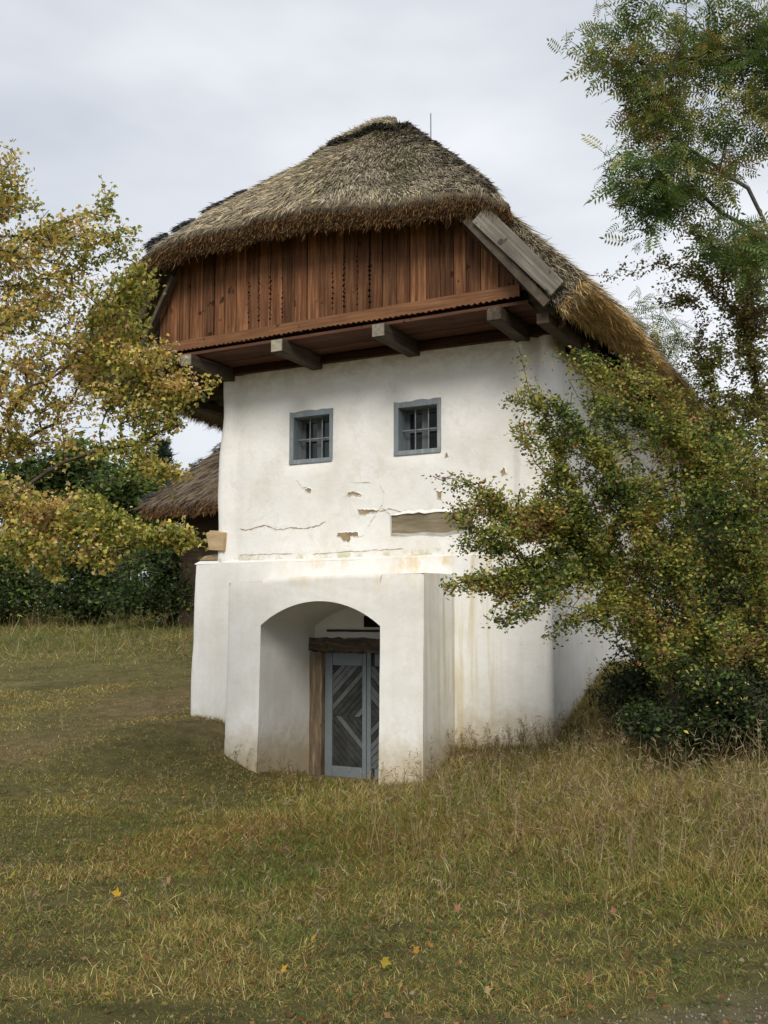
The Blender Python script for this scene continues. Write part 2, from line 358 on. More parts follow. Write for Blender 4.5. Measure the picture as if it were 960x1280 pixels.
lw = wallgrid('lower_wall', p, n, lines(-.6, 2.84, .1, [2.3])+[2.84], [(-.2, 2.2, -2, 2.3)], M['plaster_low'], .012, .012)
# sloping ledge on top of the lower wall
MB().hex([(-1.62,-.105,2.825),(3.72,-.105,2.825),(3.70,.06,2.825),(-1.6,.06,2.825),(-1.61,-.09,2.845),(3.71,-.09,2.845),(3.66,.03,2.9),(-1.58,.03,2.9)]).build('wall_ledge', M['plaster_low'], H, .012)
MB().hex([(-1.63,.06,2.82),(-1.26,.06,2.82),(-1.26,8,2.82),(-1.63,8,2.82),(-1.62,.06,2.85),(-1.26,.06,2.9),(-1.26,8,2.9),(-1.62,8,2.85)]).build('wall_ledge', M['plaster_low'], H)
# porch: front with segmental arch, flanks, top, tunnel
AX0, AX1, ZS, ZC = .13, 1.87, 1.97, 2.275; xc = (AX0+AX1)/2; hw = (AX1-AX0)/2; rise = ZC-ZS; R = (hw*hw+rise*rise)/2/rise
arch = lambda x: ZC-R+np.sqrt(np.maximum(R*R-(x-xc)**2, 0))
PXL, PXR, PYF, PZT = -.40, 2.44, -.90, 2.56
def ptop(x): return np.interp(x, [PXL, .6, 1.6, PXR], [2.52, 2.585, 2.60, 2.60])
def patch(xs, zl, nz=26, flip=False):
    Vs = []; 
    for x in xs:
        zt = ptop(x); z0 = zl(x)
        for k in range(nz):
            z = z0+(zt-z0)*k/(nz-1); P = np.array([x, PYF, z]); d = .010*float(vnoise(P[None], 1.8, 31)[0])+.004*float(vnoise(P[None], 6, 32)[0])+.02*(2.6-z)
            e = min(x-PXL, PXR-x, .06); d -= .02*(1-e/.06)**2
            if z > ptop(x)-.05: d -= .02*((z-ptop(x)+.05)/.05)**2
            Vs.append((x, PYF-d, z))
    n = len(xs); Fs = [(i*nz+k, (i+1)*nz+k, (i+1)*nz+k+1, i*nz+k+1) for i in range(n-1) for k in range(nz-1)]
    return Vs, Fs
pm = MB()
edgeL = [PXL, PXL+.012, PXL+.03, PXL+.06]; edgeR = [PXR-.06, PXR-.03, PXR-.012, PXR]
for xs, zl in ((edgeL+list(np.linspace(PXL+.12, AX0, 6)), lambda x: -.6), (list(np.linspace(AX0, AX1, 33)), lambda x: float(arch(x))), (list(np.linspace(AX1, PXR-.12, 6))+edgeR, lambda x: -.6)):
    pm.add(*patch(xs, zl))
pf = pm.build('porch_front', M['plaster_low'], H, smooth=True)
def quadstrip(A, B, n=14):
    A = np.array(A, float); B = np.array(B, float); V = []; 
    for a, b_ in zip(A, B):
        for k in range(n+1): V.append(a+(b_-a)*k/n)
    return V, [(i*(n+1)+k, (i+1)*(n+1)+k, (i+1)*(n+1)+k+1, i*(n+1)+k+1) for i in range(len(A)-1) for k in range(n)]
zz = np.linspace(-.6, 2.6, 20)
def yb_(z): return PYF-.02*(2.6-z)
s_ = MB(); s_.add(*quadstrip([(PXR, yb_(z)+.02, z) for z in zz], [(PXR+.05, -.08, z) for z in zz]))
s_.build('porch_flank', M['plaster_low'], H, smooth=True); s_ = MB(); s_.add(*quadstrip([(PXL, -.08, z*.969) for z in zz], [(PXL, yb_(z)+.02, z*.969) for z in zz])); s_.build('porch_flank', M['plaster_low'], H, smooth=True)
MB().hex([(PXL,PYF+.02,2.515),(PXR,PYF+.02,2.595),(PXR+.05,-.06,2.6),(PXL,-.06,2.5),(PXL,PYF+.02,2.52),(PXR,PYF+.02,2.60),(PXR+.05,-.06,2.61),(PXL,-.06,2.53)]).build('porch_top', M['plaster_low'], H)
# tunnel vault and jambs
prof = [(AX0, -.6)]+[(AX0, z) for z in np.linspace(-.2, ZS, 8)]+[(x, float(arch(x))) for x in np.linspace(AX0, AX1, 33)[1:-1]]+[(AX1, z) for z in np.linspace(ZS, -.2, 8)]+[(AX1, -.6)]
tb = MB(); tb.add(*quadstrip([(x, PYF-.02*(2.6-z)+.004-.002*0, z) for x, z in prof], [(x+(.02 if x < 1 else -.02), .38, z-.03*(z > 1.9)) for x, z in prof]))
tb.build('entrance_vault', M['plaster_low'], H, smooth=True)
MB().prism([(.0, -.6), (2.0, -.6), (2.0, 2.35), (.0, 2.35)], .37, .42).build('entrance_back_wall', M['plaster_low'], H)
# door frame, lintel, sill
def rough_bar(name, a, b, m_, seg=9, wob=.008):
    a = np.array(a, float); b = np.array(b, float); L = np.argmax(b-a); q = MB(); u = [k for k in range(3) if k != L]
    Vs = []; 
    for i in range(seg+1):
        c = a[L]+(b[L]-a[L])*i/seg
        for s0, s1 in ((0, 0), (1, 0), (1, 1), (0, 1)):
            P = np.zeros(3); P[L] = c; P[u[0]] = (b if s0 else a)[u[0]]+rng.uniform(-wob, wob); P[u[1]] = (b if s1 else a)[u[1]]+rng.uniform(-wob, wob); Vs.append(P)
    Fs = [(i*4+k, i*4+(k+1) % 4, i*4+4+(k+1) % 4, i*4+4+k) for i in range(seg) for k in range(4)]+[(3, 2, 1, 0), (seg*4, seg*4+1, seg*4+2, seg*4+3)]
    if L == 1: Fs = [f[::-1] for f in Fs]
    o = q.add(Vs, Fs).build(name, m_, H); return o
rough_bar('door_jamb', (.135, .24, -.12), (.34, .365, 1.60), M['old_frame']); rough_bar('door_jamb', (1.66, .24, -.12), (1.85, .365, 1.60), M['old_frame'])
rough_bar('door_lintel', (.14, .22, 1.605), (1.85, .366, 1.79), M['old_lintel'], 18, .02)
rough_bar('door_sill', (.12, .19, -.3), (1.86, .316, -.055), M['old_frame'])
rough_bar('iron_bar', (.36, .33, 1.875), (1.84, .372, 1.905), M['old_lintel'], 10, .004)
MB().prism([(.95, 1.94), (1.4, 1.94), (1.4, 2.12), (.95, 2.09)], .33, .372).build('vent_dark_block', M['black'], H)  # solid black block, the dark of the vent opening put into its colour
# door: two leaves, blue rails, diagonal planks
door = MB().prism([(.345, -.115), (1.655, -.115), (1.655, 1.6), (.345, 1.6)], .352, .366).build('door', M['plank_dark'], H)
for x0, x1, sg in ((.35, .995, 1), (1.005, 1.65, -1)):
    for nm, a, b_ in (('door_stile', (x0, -.11), (x0+.115, 1.595)), ('door_stile', (x1-.06 if sg > 0 else x1-.115, -.11), (x1, 1.595)), ('door_rail', (x0+.12, -.11), (x1-.065, .075)), ('door_rail', (x0+.12, 1.42), (x1-.065, 1.595))):
        if sg < 0 and nm == 'door_stile' and a[0] == x0: b_ = (x0+.06, 1.595)
        q = MB().prism([a, (b_[0], a[1]), b_, (a[0], b_[1])], .318, .349).build(nm, M['blue_dark'], door, .004)
    # planks clipped to the panel
    L0, L1 = (x0+.118, x1-.062) if sg > 0 else (x0+.062, x1-.118); zb, zt, zm = .078, 1.417, .74
    def clip(poly, f):
        o = []
        for i in range(len(poly)):
            a, b_ = poly[i], poly[(i+1) % len(poly)]; fa, fb = f(a), f(b_)
            if fa >= 0: o.append(a)
            if (fa >= 0) != (fb >= 0): k = fa/(fa-fb); o.append((a[0]+(b_[0]-a[0])*k, a[1]+(b_[1]-a[1])*k))
        return o
    sl = 1.02
    for half in (1, -1):
        kk = 0
        for c0 in np.arange(-1.6, 1.6, .098):
            wv = .086
            def zl(x, c): return zm+half*((x-L0 if sg > 0 else L1-x)*sl+c)
            a = [(L0-.5, zl(L0-.5, c0)), (L1+.5, zl(L1+.5, c0)), (L1+.5, zl(L1+.5, c0+wv)), (L0-.5, zl(L0-.5, c0+wv))]
            for f in (lambda p_: p_[0]-L0, lambda p_: L1-p_[0], lambda p_: p_[1]-zb, lambda p_: zt-p_[1], (lambda p_: p_[1]-zm-.003) if half > 0 else (lambda p_: zm-.003-p_[1])):
                a = clip(a, f)
                if len(a) < 3: break
            if len(a) < 3: continue
            ar = sum(a[i][0]*a[(i+1) % len(a)][1]-a[(i+1) % len(a)][0]*a[i][1] for i in range(len(a)))
            if abs(ar) < .003: continue
            if ar < 0: a = a[::-1]
            kk += 1; yo = rng.uniform(0, .008)
            MB().prism(a, .328+yo, .350).build('door_plank', M['plank_pale' if (rng.random() < .4) else 'plank_dark'], door)
# windows
for wi, (x0, x1, z0, z1) in enumerate(WIN):
    fr = MB(); fw = .085
    def wob_rect(ax0, ax1, az0, az1):
        n = 8; top = [(ax1-(ax1-ax0)*k/n, az1+rng.uniform(-.006, .014)) for k in range(n+1)]
        return [(ax0, az0), (ax1, az0)]+top
    y0, y1 = -.022, .05
    fr.prism(wob_rect(x0, x1, z1-fw*.9, z1), y0, y1); fr.prism([(x0, z0), (x1, z0), (x1, z0+fw*.7), (x0, z0+fw*.7)], y0-.006, y1)
    fr.prism([(x0, z0+fw*.7), (x0+fw*.8, z0+fw*.7), (x0+fw*.8, z1-fw*.9), (x0, z1-fw*.9)], y0, y1); fr.prism([(x1-fw*.6, z0+fw*.7), (x1, z0+fw*.7), (x1, z1-fw*.9), (x1-fw*.6, z1-fw*.9)], y0, y1)
    wd = fr.build('window', M['blue'], H, .004)
    a, b_, c, d = x0+fw*.8, x1-fw*.6, z0+fw*.7, z1-fw*.9
    rv = MB(); D = .26      # timber reveal boards
    rv.box((a-.03, .05, c-.03), (a, D, d+.03)); rv.box((b_, .05, c-.03), (b_+.03, D, d+.03)); rv.box((a, .05, d), (b_, D, d+.03)); rv.box((a, .05, c-.03), (b_, D, c)); rv.build('window_reveal', M['blue'], wd)
    mc = (a+b_)/2; cs = MB(); ys, ye = D-.05, D-.01
    for q in ((a+.002, a+.055), (mc-.045, mc+.045), (b_-.055, b_-.002)): cs.box((q[0], ys, c+.045), (q[1], ye, d-.045))
    cs.box((a+.002, ys, c+.002), (b_-.002, ye, c+.045)); cs.box((a+.002, ys, d-.045), (b_-.002, ye, d-.002))
    cs.box((a+.055, ys+.006, (c+d)/2-.014), (mc-.045, ye, (c+d)/2+.014)); cs.box((mc+.045, ys+.006, (c+d)/2-.014), (b_-.055, ye, (c+d)/2+.014)); cs.build('casement', M['blue_casement'], wd)
    for q in ((a+.055, mc-.045), (mc+.045, b_-.055)):
        for r_ in ((c+.045, (c+d)/2-.014), ((c+d)/2+.014, d-.045)): MB().box((q[0], ye-.012, r_[0]), (q[1], ye-.004, r_[1])).build('pane', M['glass'], wd)
    MB().box((a-.03, D+.002, c-.03), (b_+.03, D+.02, d+.03)).build('dark_room_sheet', M['black'], wd)  # black sheet standing in for the unlit room behind the panes
    for xx in (a+(b_-a)*.36, a+(b_-a)*.7): MB().bar((xx, .085, c), (xx, .085, d), .014, .014, (0, 1, 0)).build('grille_bar', M['iron'], wd)
    MB().bar((a, .105, (c+d)/2), (b_, .105, (c+d)/2), .016, .016, (0, 1, 0)).build('grille_bar', M['iron'], wd)
# damage in the render: flakes, cracks, exposed beam, tan timber stub
def pxY(x, y, Y=0.):
    d = FW*F+RT*(x-PX)-UP*(y-PY); return CP+d*((Y-CP[1])/d[1])
def wally(x, z):
    P = np.array([[x, 0, z]]); d = .014*vnoise(P, 1.6, 21)+.35*.014*vnoise(P, 5, 22)+rib(P)
    return -float(d[0])-.02*(5.62-z)
def lip(o, wy, h, wd_, par):          # the broken edge of the plaster standing proud of the patch
    A = np.array(o); n = len(A); t_ = np.roll(A, -1, 0)-np.roll(A, 1, 0); nr = np.c_[t_[:, 1], -t_[:, 0]]; nr /= np.linalg.norm(nr, axis=1)[:, None]+1e-9
    k = rng.uniform(.6, 1.3, n)[:, None]; B = A+nr*wd_*k; hh = h*rng.uniform(.6, 1.2, n)
    V = [(p[0], wy-.001, p[1]) for p in A]+[(p[0]+q[0]*.003, wy-hh[i], p[1]+q[1]*.003) for i, (p, q) in enumerate(zip(A, nr))]+[(p[0], wy+.004, p[1]) for p in B]
    Fs = []
    for i in range(n):
        j = (i+1) % n; Fs += [(i, j, j+n, i+n), (i+n, j+n, j+2*n, i+2*n)]
    mk('plaster_edge', V, Fs, M['plaster_up'], par)
def flake(pts, m_, name):
    P = [pxY(x, y) for x, y in pts]; P = [(q[0], q[2]) for q in P]
    # refine outline with ragged points
    o = []
    for i in range(len(P)):
        a, b_ = np.array(P[i]), np.array(P[(i+1) % len(P)]); k = max(1, int(np.hypot(*(b_-a))/.025))
        for j in range(k): o.append(tuple(a+(b_-a)*j/k+(rng.uniform(-.011, .011, 2))))
    ar = sum(o[i][0]*o[(i+1) % len(o)][1]-o[(i+1) % len(o)][0]*o[i][1] for i in range(len(o)))
    if ar < 0: o = o[::-1]
    zm_ = sum(q[1] for q in o)/len(o); wy = wally(sum(q[0] for q in o)/len(o), zm_)
    f_ = MB().prism(o, wy-.003, .0).build(name, m_, H); lip(o, wy, .012, .022, f_); return f_
flake([(424,667),(448,665),(449,671),(440,670),(438,677),(430,676),(428,672),(423,671)], M['bare'], 'bare_patch')
flake([(449,637),(475,638),(473,640),(462,641),(460,643),(450,642)], M['bare'], 'bare_patch')
flake([(436,617),(442,615),(454,618),(452,620),(442,618),(437,620)], M['bare'], 'bare_patch')
flake([(383,611),(392,612),(391,615),(384,614)], M['bare'], 'bare_patch')
flake([(546,614),(554,615),(553,623),(549,622)], M['bare'], 'bare_patch')
flake([(627,589),(631,584),(634,592),(630,594)], M['bare'], 'bare_patch')
flake([(558,568),(560,566),(562,570),(559,571)], M['bare'], 'bare_patch')
def crack(pts, wd_=.012):
    P = []
    for i in range(len(pts)-1):
        a, b_ = np.array(pts[i], float), np.array(pts[i+1], float); k = max(2, int(np.hypot(*(b_-a))/3))
        for j in range(k): P.append(a+(b_-a)*j/k+rng.uniform(-.8, .8, 2))
    P = [pxY(*q) for q in P]; up_ = []; dn = []
    for i, q in enumerate(P):
        h = wd_*rng.uniform(.2, 1.1)*(1 if 0 < i < len(P)-1 else .1); yy = wally(q[0], q[2])-.004; up_.append((q[0], yy, q[2]+h/2)); dn.append((q[0], yy, q[2]-h/2))
    n = len(P); mk('plaster_crack', up_+dn, [(n+i, n+i+1, i+1, i) for i in range(n-1)], M['crack'], H)
crack([(300,661),(310,663),(322,660),(334,657),(345,662),(356,662),(366,660),(384,661),(400,657),(412,650)], .016)
crack([(334,657),(336,650)], .01); crack([(476,606),(481,616),(479,632),(468,648),(458,664)], .010); crack([(479,635),(490,645),(494,650)], .012)
crack([(448,672),(455,670),(462,666)], .01); crack([(364,606),(368,612)], .012); crack([(372,600),(380,610),(392,612)], .008)
crack([(434,625),(437,617),(446,615),(454,618)], .01); crack([(475,640),(490,636),(505,641),(520,639)], .012)
crack([(300,694),(340,693),(372,692)], .01); crack([(392,693),(430,690),(470,688),(510,686)], .01); crack([(440,603),(462,604),(472,605)], .007)
o_ = [(1.58+k*.08, 3.15+rng.uniform(-.012, .012)) for k in range(15)]+[(2.7-k*.08, 3.40+rng.uniform(-.014, .014)) for k in range(15)]
eb = MB().prism(o_, -.056, .0).build('exposed_beam', M['oldbeam'], H); lip(o_, -.05, .03, .04, eb)
MB().hex([(-1.35,-.125,3.03),(-1.09,-.12,3.01),(-1.08,.6,3.03),(-1.36,.6,3.03),(-1.34,-.115,3.31),(-1.09,-.11,3.27),(-1.05,.6,3.33),(-1.37,.6,3.33)]).build('corner_timber', M['stub'], H, .004)
MB().hex([(-1.52,.1,3.08),(-1.375,.0,3.06),(-1.375,.6,3.03),(-1.55,.6,3.03),(-1.58,.1,3.30),(-1.375,.0,3.32),(-1.375,.6,3.33),(-1.55,.6,3.33)]).build('corner_timber', M['stub'], H, .015)
MB().hex([(-1.6,-.02,2.9),(-1.1,-.05,2.9),(-1.1,.5,2.9),(-1.6,.5,2.9),(-1.52,.0,2.96),(-1.15,-.03,3.0),(-1.15,.5,3.0),(-1.52,.5,2.96)]).build('broken_brick_edge', M['bare'], H, .01, wob=.015)
# jetty beams
for i, (x, zt_) in enumerate(((-1.11, 5.66), (.38, 5.67), (1.88, 5.67), (3.40, 5.66))):
    w_ = .088
    bm = MB().hex([(x-w_,-.985,zt_-.165),(x+w_,-.985,zt_-.165),(x+w_,.3,zt_-.19),(x-w_,.3,zt_-.19),(x-w_,-.985,zt_),(x+w_,-.985,zt_),(x+w_,.3,zt_),(x-w_,.3,zt_)]).build('jetty_beam', M['beam'], H, .012)
    MB().hex([(x-w_+.006,-.995,zt_-.158),(x+w_-.006,-.995,zt_-.158),(x+w_-.006,-.98,zt_-.158),(x-w_+.006,-.98,zt_-.158),(x-w_+.006,-.995,zt_-.006),(x+w_-.006,-.995,zt_-.006),(x+w_-.006,-.98,zt_-.006),(x-w_+.006,-.98,zt_-.006)]).build('beam_end', M['beam_end' if i < 3 else 'beam'], bm)  # three ends get the painted-in light, the fourth stays dark
MB().hex([(-1.45,-.06,5.56),(3.75,-.06,5.53),(3.75,.12,5.53),(-1.45,.12,5.56),(-1.45,-.02,5.67),(3.75,-.02,5.67),(3.75,.12,5.67),(-1.45,.12,5.67)]).build('wall_plate', M['soffit'], H, .01)
for y0_, y1_, dz in ((-.87, -.60, 0), (-.592, -.33, .004), (-.322, -.02, .0)):
    MB().box((-1.6+rng.uniform(-.04, .04), y0_, 5.675+dz), (3.78, y1_, 5.715+dz)).build('soffit_board', M['soffit'], H, .004)
# bottom rail with scalloped lower edge
pts = [(-1.68, 5.90), (-1.68, 5.785)]
xx = np.arange(-1.68, 3.68, .075)
pts = [(3.68, 5.915), (-1.68, 5.895)]+[(x+dx, 5.775+dz+.006*math.sin(x*2)) for x in xx for dx, dz in ((0, rng.uniform(-.004, .004)), (.034, -.020+rng.uniform(-.008, .008)))]+[(3.68, 5.775)]
MB().prism(pts, -.885, -.84).build('gable_rail', M['rail'], H)
# gable boards
def btop(x): return min(7.25, 5.95+(3.86-x)*1.10, 5.9+(x+1.98)*1.9)
XB = lambda px_, py_: pxY(px_, py_, -.8)[0]
saw = [XB(q, 380) for q in (312, 325, 339, 354)]+[XB(q, 360) for q in (417, 431, 448, 463)]
edges = [saw[0]]
x = saw[0]
left = []
while x > -1.74: x -= rng.uniform(.155, .215); left.append(max(x, -1.76))
mids = list(np.linspace(saw[3], saw[4], 5)[1:-1]); right = []; x = saw[7]
while x < 3.66: x += rng.uniform(.165, .23); right.append(min(x, 3.72))
E_ = sorted(left+saw+mids+right)
def edge_pts(xe, sgn, z0, z1, toothed):
    if not toothed: return [(xe, z0), (xe, z1)]
    o = [(xe, z0), (xe, z0+.12)]; z = z0+.14
    while z < min(z1-.05, z0+rng.uniform(.68, .84)):
        o += [(xe, z), (xe+sgn*rng.uniform(.008, .024), z+.018), (xe, z+rng.uniform(.03, .044))]; z += rng.uniform(.05, .085)
    return o+[(xe, z1)]
for i in range(len(E_)-1):
    a, b_ = E_[i]+.0055, E_[i+1]-.0055; ta = any(abs(E_[i]-s) < 1e-6 for s in saw); tb_ = any(abs(E_[i+1]-s) < 1e-6 for s in saw)
    if b_-a < .04: continue
    lp = edge_pts(a, 1, 5.86, btop(a), ta); rp = edge_pts(b_, -1, 5.86, btop(b_), tb_)
    dy = rng.uniform(0, .018)
    MB().prism([lp[0]]+rp+lp[:0:-1], -.832+dy, -.806+dy).build('gable_board', M['board'], H)
MB().prism([(-1.8, 5.72), (3.75, 5.72), (3.72, 6.0), (2.6, 7.2), (-1.0, 7.2), (-1.75, 6.3)], -.79, -.77).build('attic_darkness_sheet', M['black'], H)  # black sheet added as attic darkness behind the board gaps

# ------------------------------------------------------------------ roof
roof = None
def prof_r(z): return np.interp(z, [5.78, 6.27, 6.74, 7.3, 8.2, 9.0, 9.4], [4.56, 4.08, 3.58, 3.00, 2.00, 1.20, .95])
def prof_l(z): return np.interp(z, [5.62, 6.16, 6.88, 7.3, 8.2, 9.0, 9.4], [-3.0, -2.68, -2.02, -1.62, -.62, .35, .95])
def shell(G, G2):
    """closed shell between the outer grid G and the inner grid G2"""
    a, b_, _ = G.shape; i0 = np.arange(a*b_).reshape(a, b_); i1 = i0+a*b_; Q = []
    def q(i): return np.stack([i[:-1, :-1], i[1:, :-1], i[1:, 1:], i[:-1, 1:]], -1).reshape(-1, 4)
    Q.append(q(i0)); Q.append(q(i1)[:, ::-1])
    for l0, l1 in ((i0[0], i1[0]), (i0[-1][::-1], i1[-1][::-1]), (i0[:, 0][::-1], i1[:, 0][::-1]), (i0[:, -1], i1[:, -1])):
        Q.append(np.stack([l0[:-1], l0[1:], l1[1:], l1[:-1]], -1))
    return np.concatenate([G.reshape(-1, 3), G2.reshape(-1, 3)]), np.concatenate(Q)
def strands(P, D, L, W, C, sidebias=None, bend=None, jit=.15, simple=False):
    n = len(P); D = D+rng.normal(0, 1, (n, 3))*np.reshape(jit, (-1, 1)) if np.ndim(jit) else D+rng.normal(0, jit, (n, 3))
    D /= np.linalg.norm(D, axis=1)[:, None]
    s = np.cross(D, rng.normal(size=(n, 3)) if sidebias is None else sidebias+rng.normal(0, .6, (n, 3))); s /= np.linalg.norm(s, axis=1)[:, None]
    L = np.broadcast_to(L, n)[:, None]; W = np.broadcast_to(W, n)[:, None]
    bd = rng.normal(0, .12, (n, 3)) if bend is None else bend
    p1 = P+D*L*.55+bd*L*.25; p2 = P+D*L+bd*L
    V = np.stack([P-s*W/2, P+s*W/2, p1+s*W*.42, p1-s*W*.42, p2], 1).reshape(-1, 3)
    b_ = np.arange(n)[:, None]*5
    if simple: return V.reshape(n, 5, 3)[:, [0, 1, 4]].reshape(-1, 3), np.arange(3*n).reshape(n, 3).astype(np.int32), np.repeat(C, 3, 0)
    T = np.concatenate([b_+[0, 1, 2], b_+[0, 2, 3], b_+[3, 2, 4]]).astype(np.int32)
    return V, T, np.repeat(C, 5, 0)
def join(parts):
    V = []; T = []; C = []; n = 0
    for v, t_, c in parts: V.append(v); T.append(t_+n); C.append(c); n += len(v)
    return np.concatenate(V), np.concatenate(T), np.concatenate(C)
def pal(n, cols, var=.18, w_=None):
    cols = np.array(cols); k = rng.choice(len(cols), n, p=w_); return cols[k]*rng.uniform(1-var, 1+var, (n, 1))*rng.uniform(.96, 1.04, (n, 3))
# main slopes
def slope(side):
    zs = np.linspace(9.29, 5.78 if side > 0 else 5.62, 34); nu = 60; G = np.zeros((34, nu, 3)); pr = prof_r if side > 0 else prof_l
    for j, z in enumerate(zs):
        yf = np.interp(z, [7.1, 9.4], [-1.12, 1.0]); ys = np.linspace(yf, 8.6, nu)
        x = pr(z); sag = .05*np.sin(ys*.8)*np.clip((9.2-z)/1.5, 0, 1)
        sagz = -.035*np.clip(ys, 0, 9)*np.clip((7.5-z)/1.5, 0, 1)*(1 if side > 0 else .4)
        G[j, :, 0] = x+side*sag*.5; G[j, :, 1] = ys; G[j, :, 2] = z+sagz+.03*np.sin(ys*1.7+j*.2)
    G += .02*vnoise(G.reshape(-1, 3), 2.2, 41).reshape(34, nu, 1)
    nrm = np.array([side*.72, 0, .69]); th = np.interp(zs, [5.6, 6.2, 9.4], [.40, .38, .25])[:, None, None]
    G2 = G-nrm*th; 
    if side < 0: G, G2 = G[:, ::-1], G2[:, ::-1]
    return G, G2, nrm
SL = []
for side in (1, -1):
    G, G2, nrm = slope(side); V, Q = shell(G, G2)
    if side > 0: Q = Q[:, ::-1]
    o = fast('roof' if roof is None else 'roof_slope', V, Q, M['thatch'], H if roof is None else roof, smooth=False)
    if roof is None: roof = o; tag(o, 'shaggy grey straw thatch')
    SL.append((G if side > 0 else G[:, ::-1], G2 if side > 0 else G2[:, ::-1], nrm, side))
# front half hip
def hip(u, v, off=0.):
    u = np.asarray(u, float); v = np.asarray(v, float)
    xl = np.interp(v, [0, .25, .5, .75, 1], [.80, .20, -.42, -1.05, -1.68]); xr = np.interp(v, [0, .15, .35, .6, .85, 1], [1.32, 1.58, 2.02, 2.66, 3.28, 3.72])
    x = xl+(xr-xl)*u
    ze = np.interp(x, [-1.65, -.74, .3, 1.16, 1.96, 2.82, 3.33, 3.66], [7.10, 7.2, 7.22, 7.2, 7.05, 6.98, 6.95, 6.78])
    zt = 9.31-.10*np.clip(np.abs(x-.95)-.1, 0, 1); vv = v+.05*np.sin(v*math.pi)
    edge = np.clip(np.minimum(u, 1-u)/.12, 0, 1); z = zt+(ze-zt)*v**1.08-(1-edge)**2*.05+.03*np.sin(v*math.pi)*edge
    y = .98-2.28*v-.05*np.sin(math.pi*v)*edge
    P = np.stack([x, y, z], -1); P = P+.03*vnoise(P.reshape(-1, 3), 2.0, 43).reshape(x.shape)[..., None]*np.array([0, -.6, .8])+.016*vnoise(P.reshape(-1, 3), 6.0, 44).reshape(x.shape)[..., None]*np.array([0, -.6, .8])
    return P+off*np.array([0, -.7, .7])
U, Vv = np.meshgrid(np.linspace(0, 1, 60), np.linspace(0, 1, 34)); G = hip(U, Vv)
tk = np.interp(G[-1, :, 0], [-1.65, -.74, 1.2, 2, 3.33, 3.66], [.24, .24, .26, .22, .22, .16])
G2 = G-np.stack([0*tk, -.10+0*tk, tk], -1)[None]*np.interp(np.linspace(0, 1, 34), [0, 1], [.5, 1])[:, None, None]
Vh, Qh = shell(G, G2); hp = fast('hip_slope', Vh, Qh[:, ::-1] if False else Qh, M['thatch'], roof)
grey = [(.44, .375, .26), (.35, .30, .215), (.27, .235, .18), (.54, .47, .33), (.19, .165, .125), (.46, .37, .22)]
gold = [(.34, .20, .075), (.42, .27, .11), (.24, .13, .05), (.50, .35, .16), (.15, .08, .032)]
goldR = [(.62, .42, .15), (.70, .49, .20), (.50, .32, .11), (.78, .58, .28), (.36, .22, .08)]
brown = [(.19, .10, .042), (.25, .135, .055), (.12, .063, .028), (.33, .20, .085), (.08, .042, .02)]
parts = []
n = 46000; u = rng.random(n); v = rng.random(n)**.9*.98; P = hip(u, v, .005); Dn = hip(u, np.minimum(v+.05, 1.05))-hip(u, v); Dn /= np.linalg.norm(Dn, axis=1)[:, None]
Dn[:, 0] += (u-.5)*.25; L = rng.uniform(.07, .24, n); L = np.minimum(L, (1.035-v)*2.9+.03)
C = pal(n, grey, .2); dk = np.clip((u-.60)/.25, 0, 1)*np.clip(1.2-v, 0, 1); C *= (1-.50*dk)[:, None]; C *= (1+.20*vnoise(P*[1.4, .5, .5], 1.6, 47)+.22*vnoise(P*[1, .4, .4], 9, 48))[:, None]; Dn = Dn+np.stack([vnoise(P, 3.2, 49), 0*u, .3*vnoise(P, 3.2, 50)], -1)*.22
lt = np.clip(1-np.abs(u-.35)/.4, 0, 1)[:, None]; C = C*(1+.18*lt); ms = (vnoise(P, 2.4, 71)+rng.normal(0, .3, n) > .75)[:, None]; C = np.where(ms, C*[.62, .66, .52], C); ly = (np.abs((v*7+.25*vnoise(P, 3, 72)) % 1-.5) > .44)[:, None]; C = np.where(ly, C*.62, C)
parts.append(strands(P-Dn*.05+np.array([0, -.7, .7])*rng.uniform(-.01, .018, (n, 1)), Dn+np.array([0, -.35, .35])*.05, L, rng.uniform(.007, .015, n), C, np.array([0, -.7, .7]), jit=.11))
# cut eave of the hip
n = 22000; u = rng.random(n); k = rng.random(n); top = hip(u, np.ones(n)); tkk = np.interp(top[:, 0], [-1.65, -.74, 1.2, 2, 3.33, 3.66], [.24, .24, .26, .22, .22, .16])
P = top-np.stack([0*u, -.10*k, tkk*k], -1); P[:, 1] += rng.uniform(0, .06, n)
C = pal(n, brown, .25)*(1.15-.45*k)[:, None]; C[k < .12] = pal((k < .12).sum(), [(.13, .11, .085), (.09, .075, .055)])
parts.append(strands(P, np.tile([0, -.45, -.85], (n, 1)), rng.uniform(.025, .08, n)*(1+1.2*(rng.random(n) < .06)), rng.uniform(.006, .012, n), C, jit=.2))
V, T, C = join(parts); tag(fast('hip_straw', V, T, M['straw'], roof, C), kind='stuff')
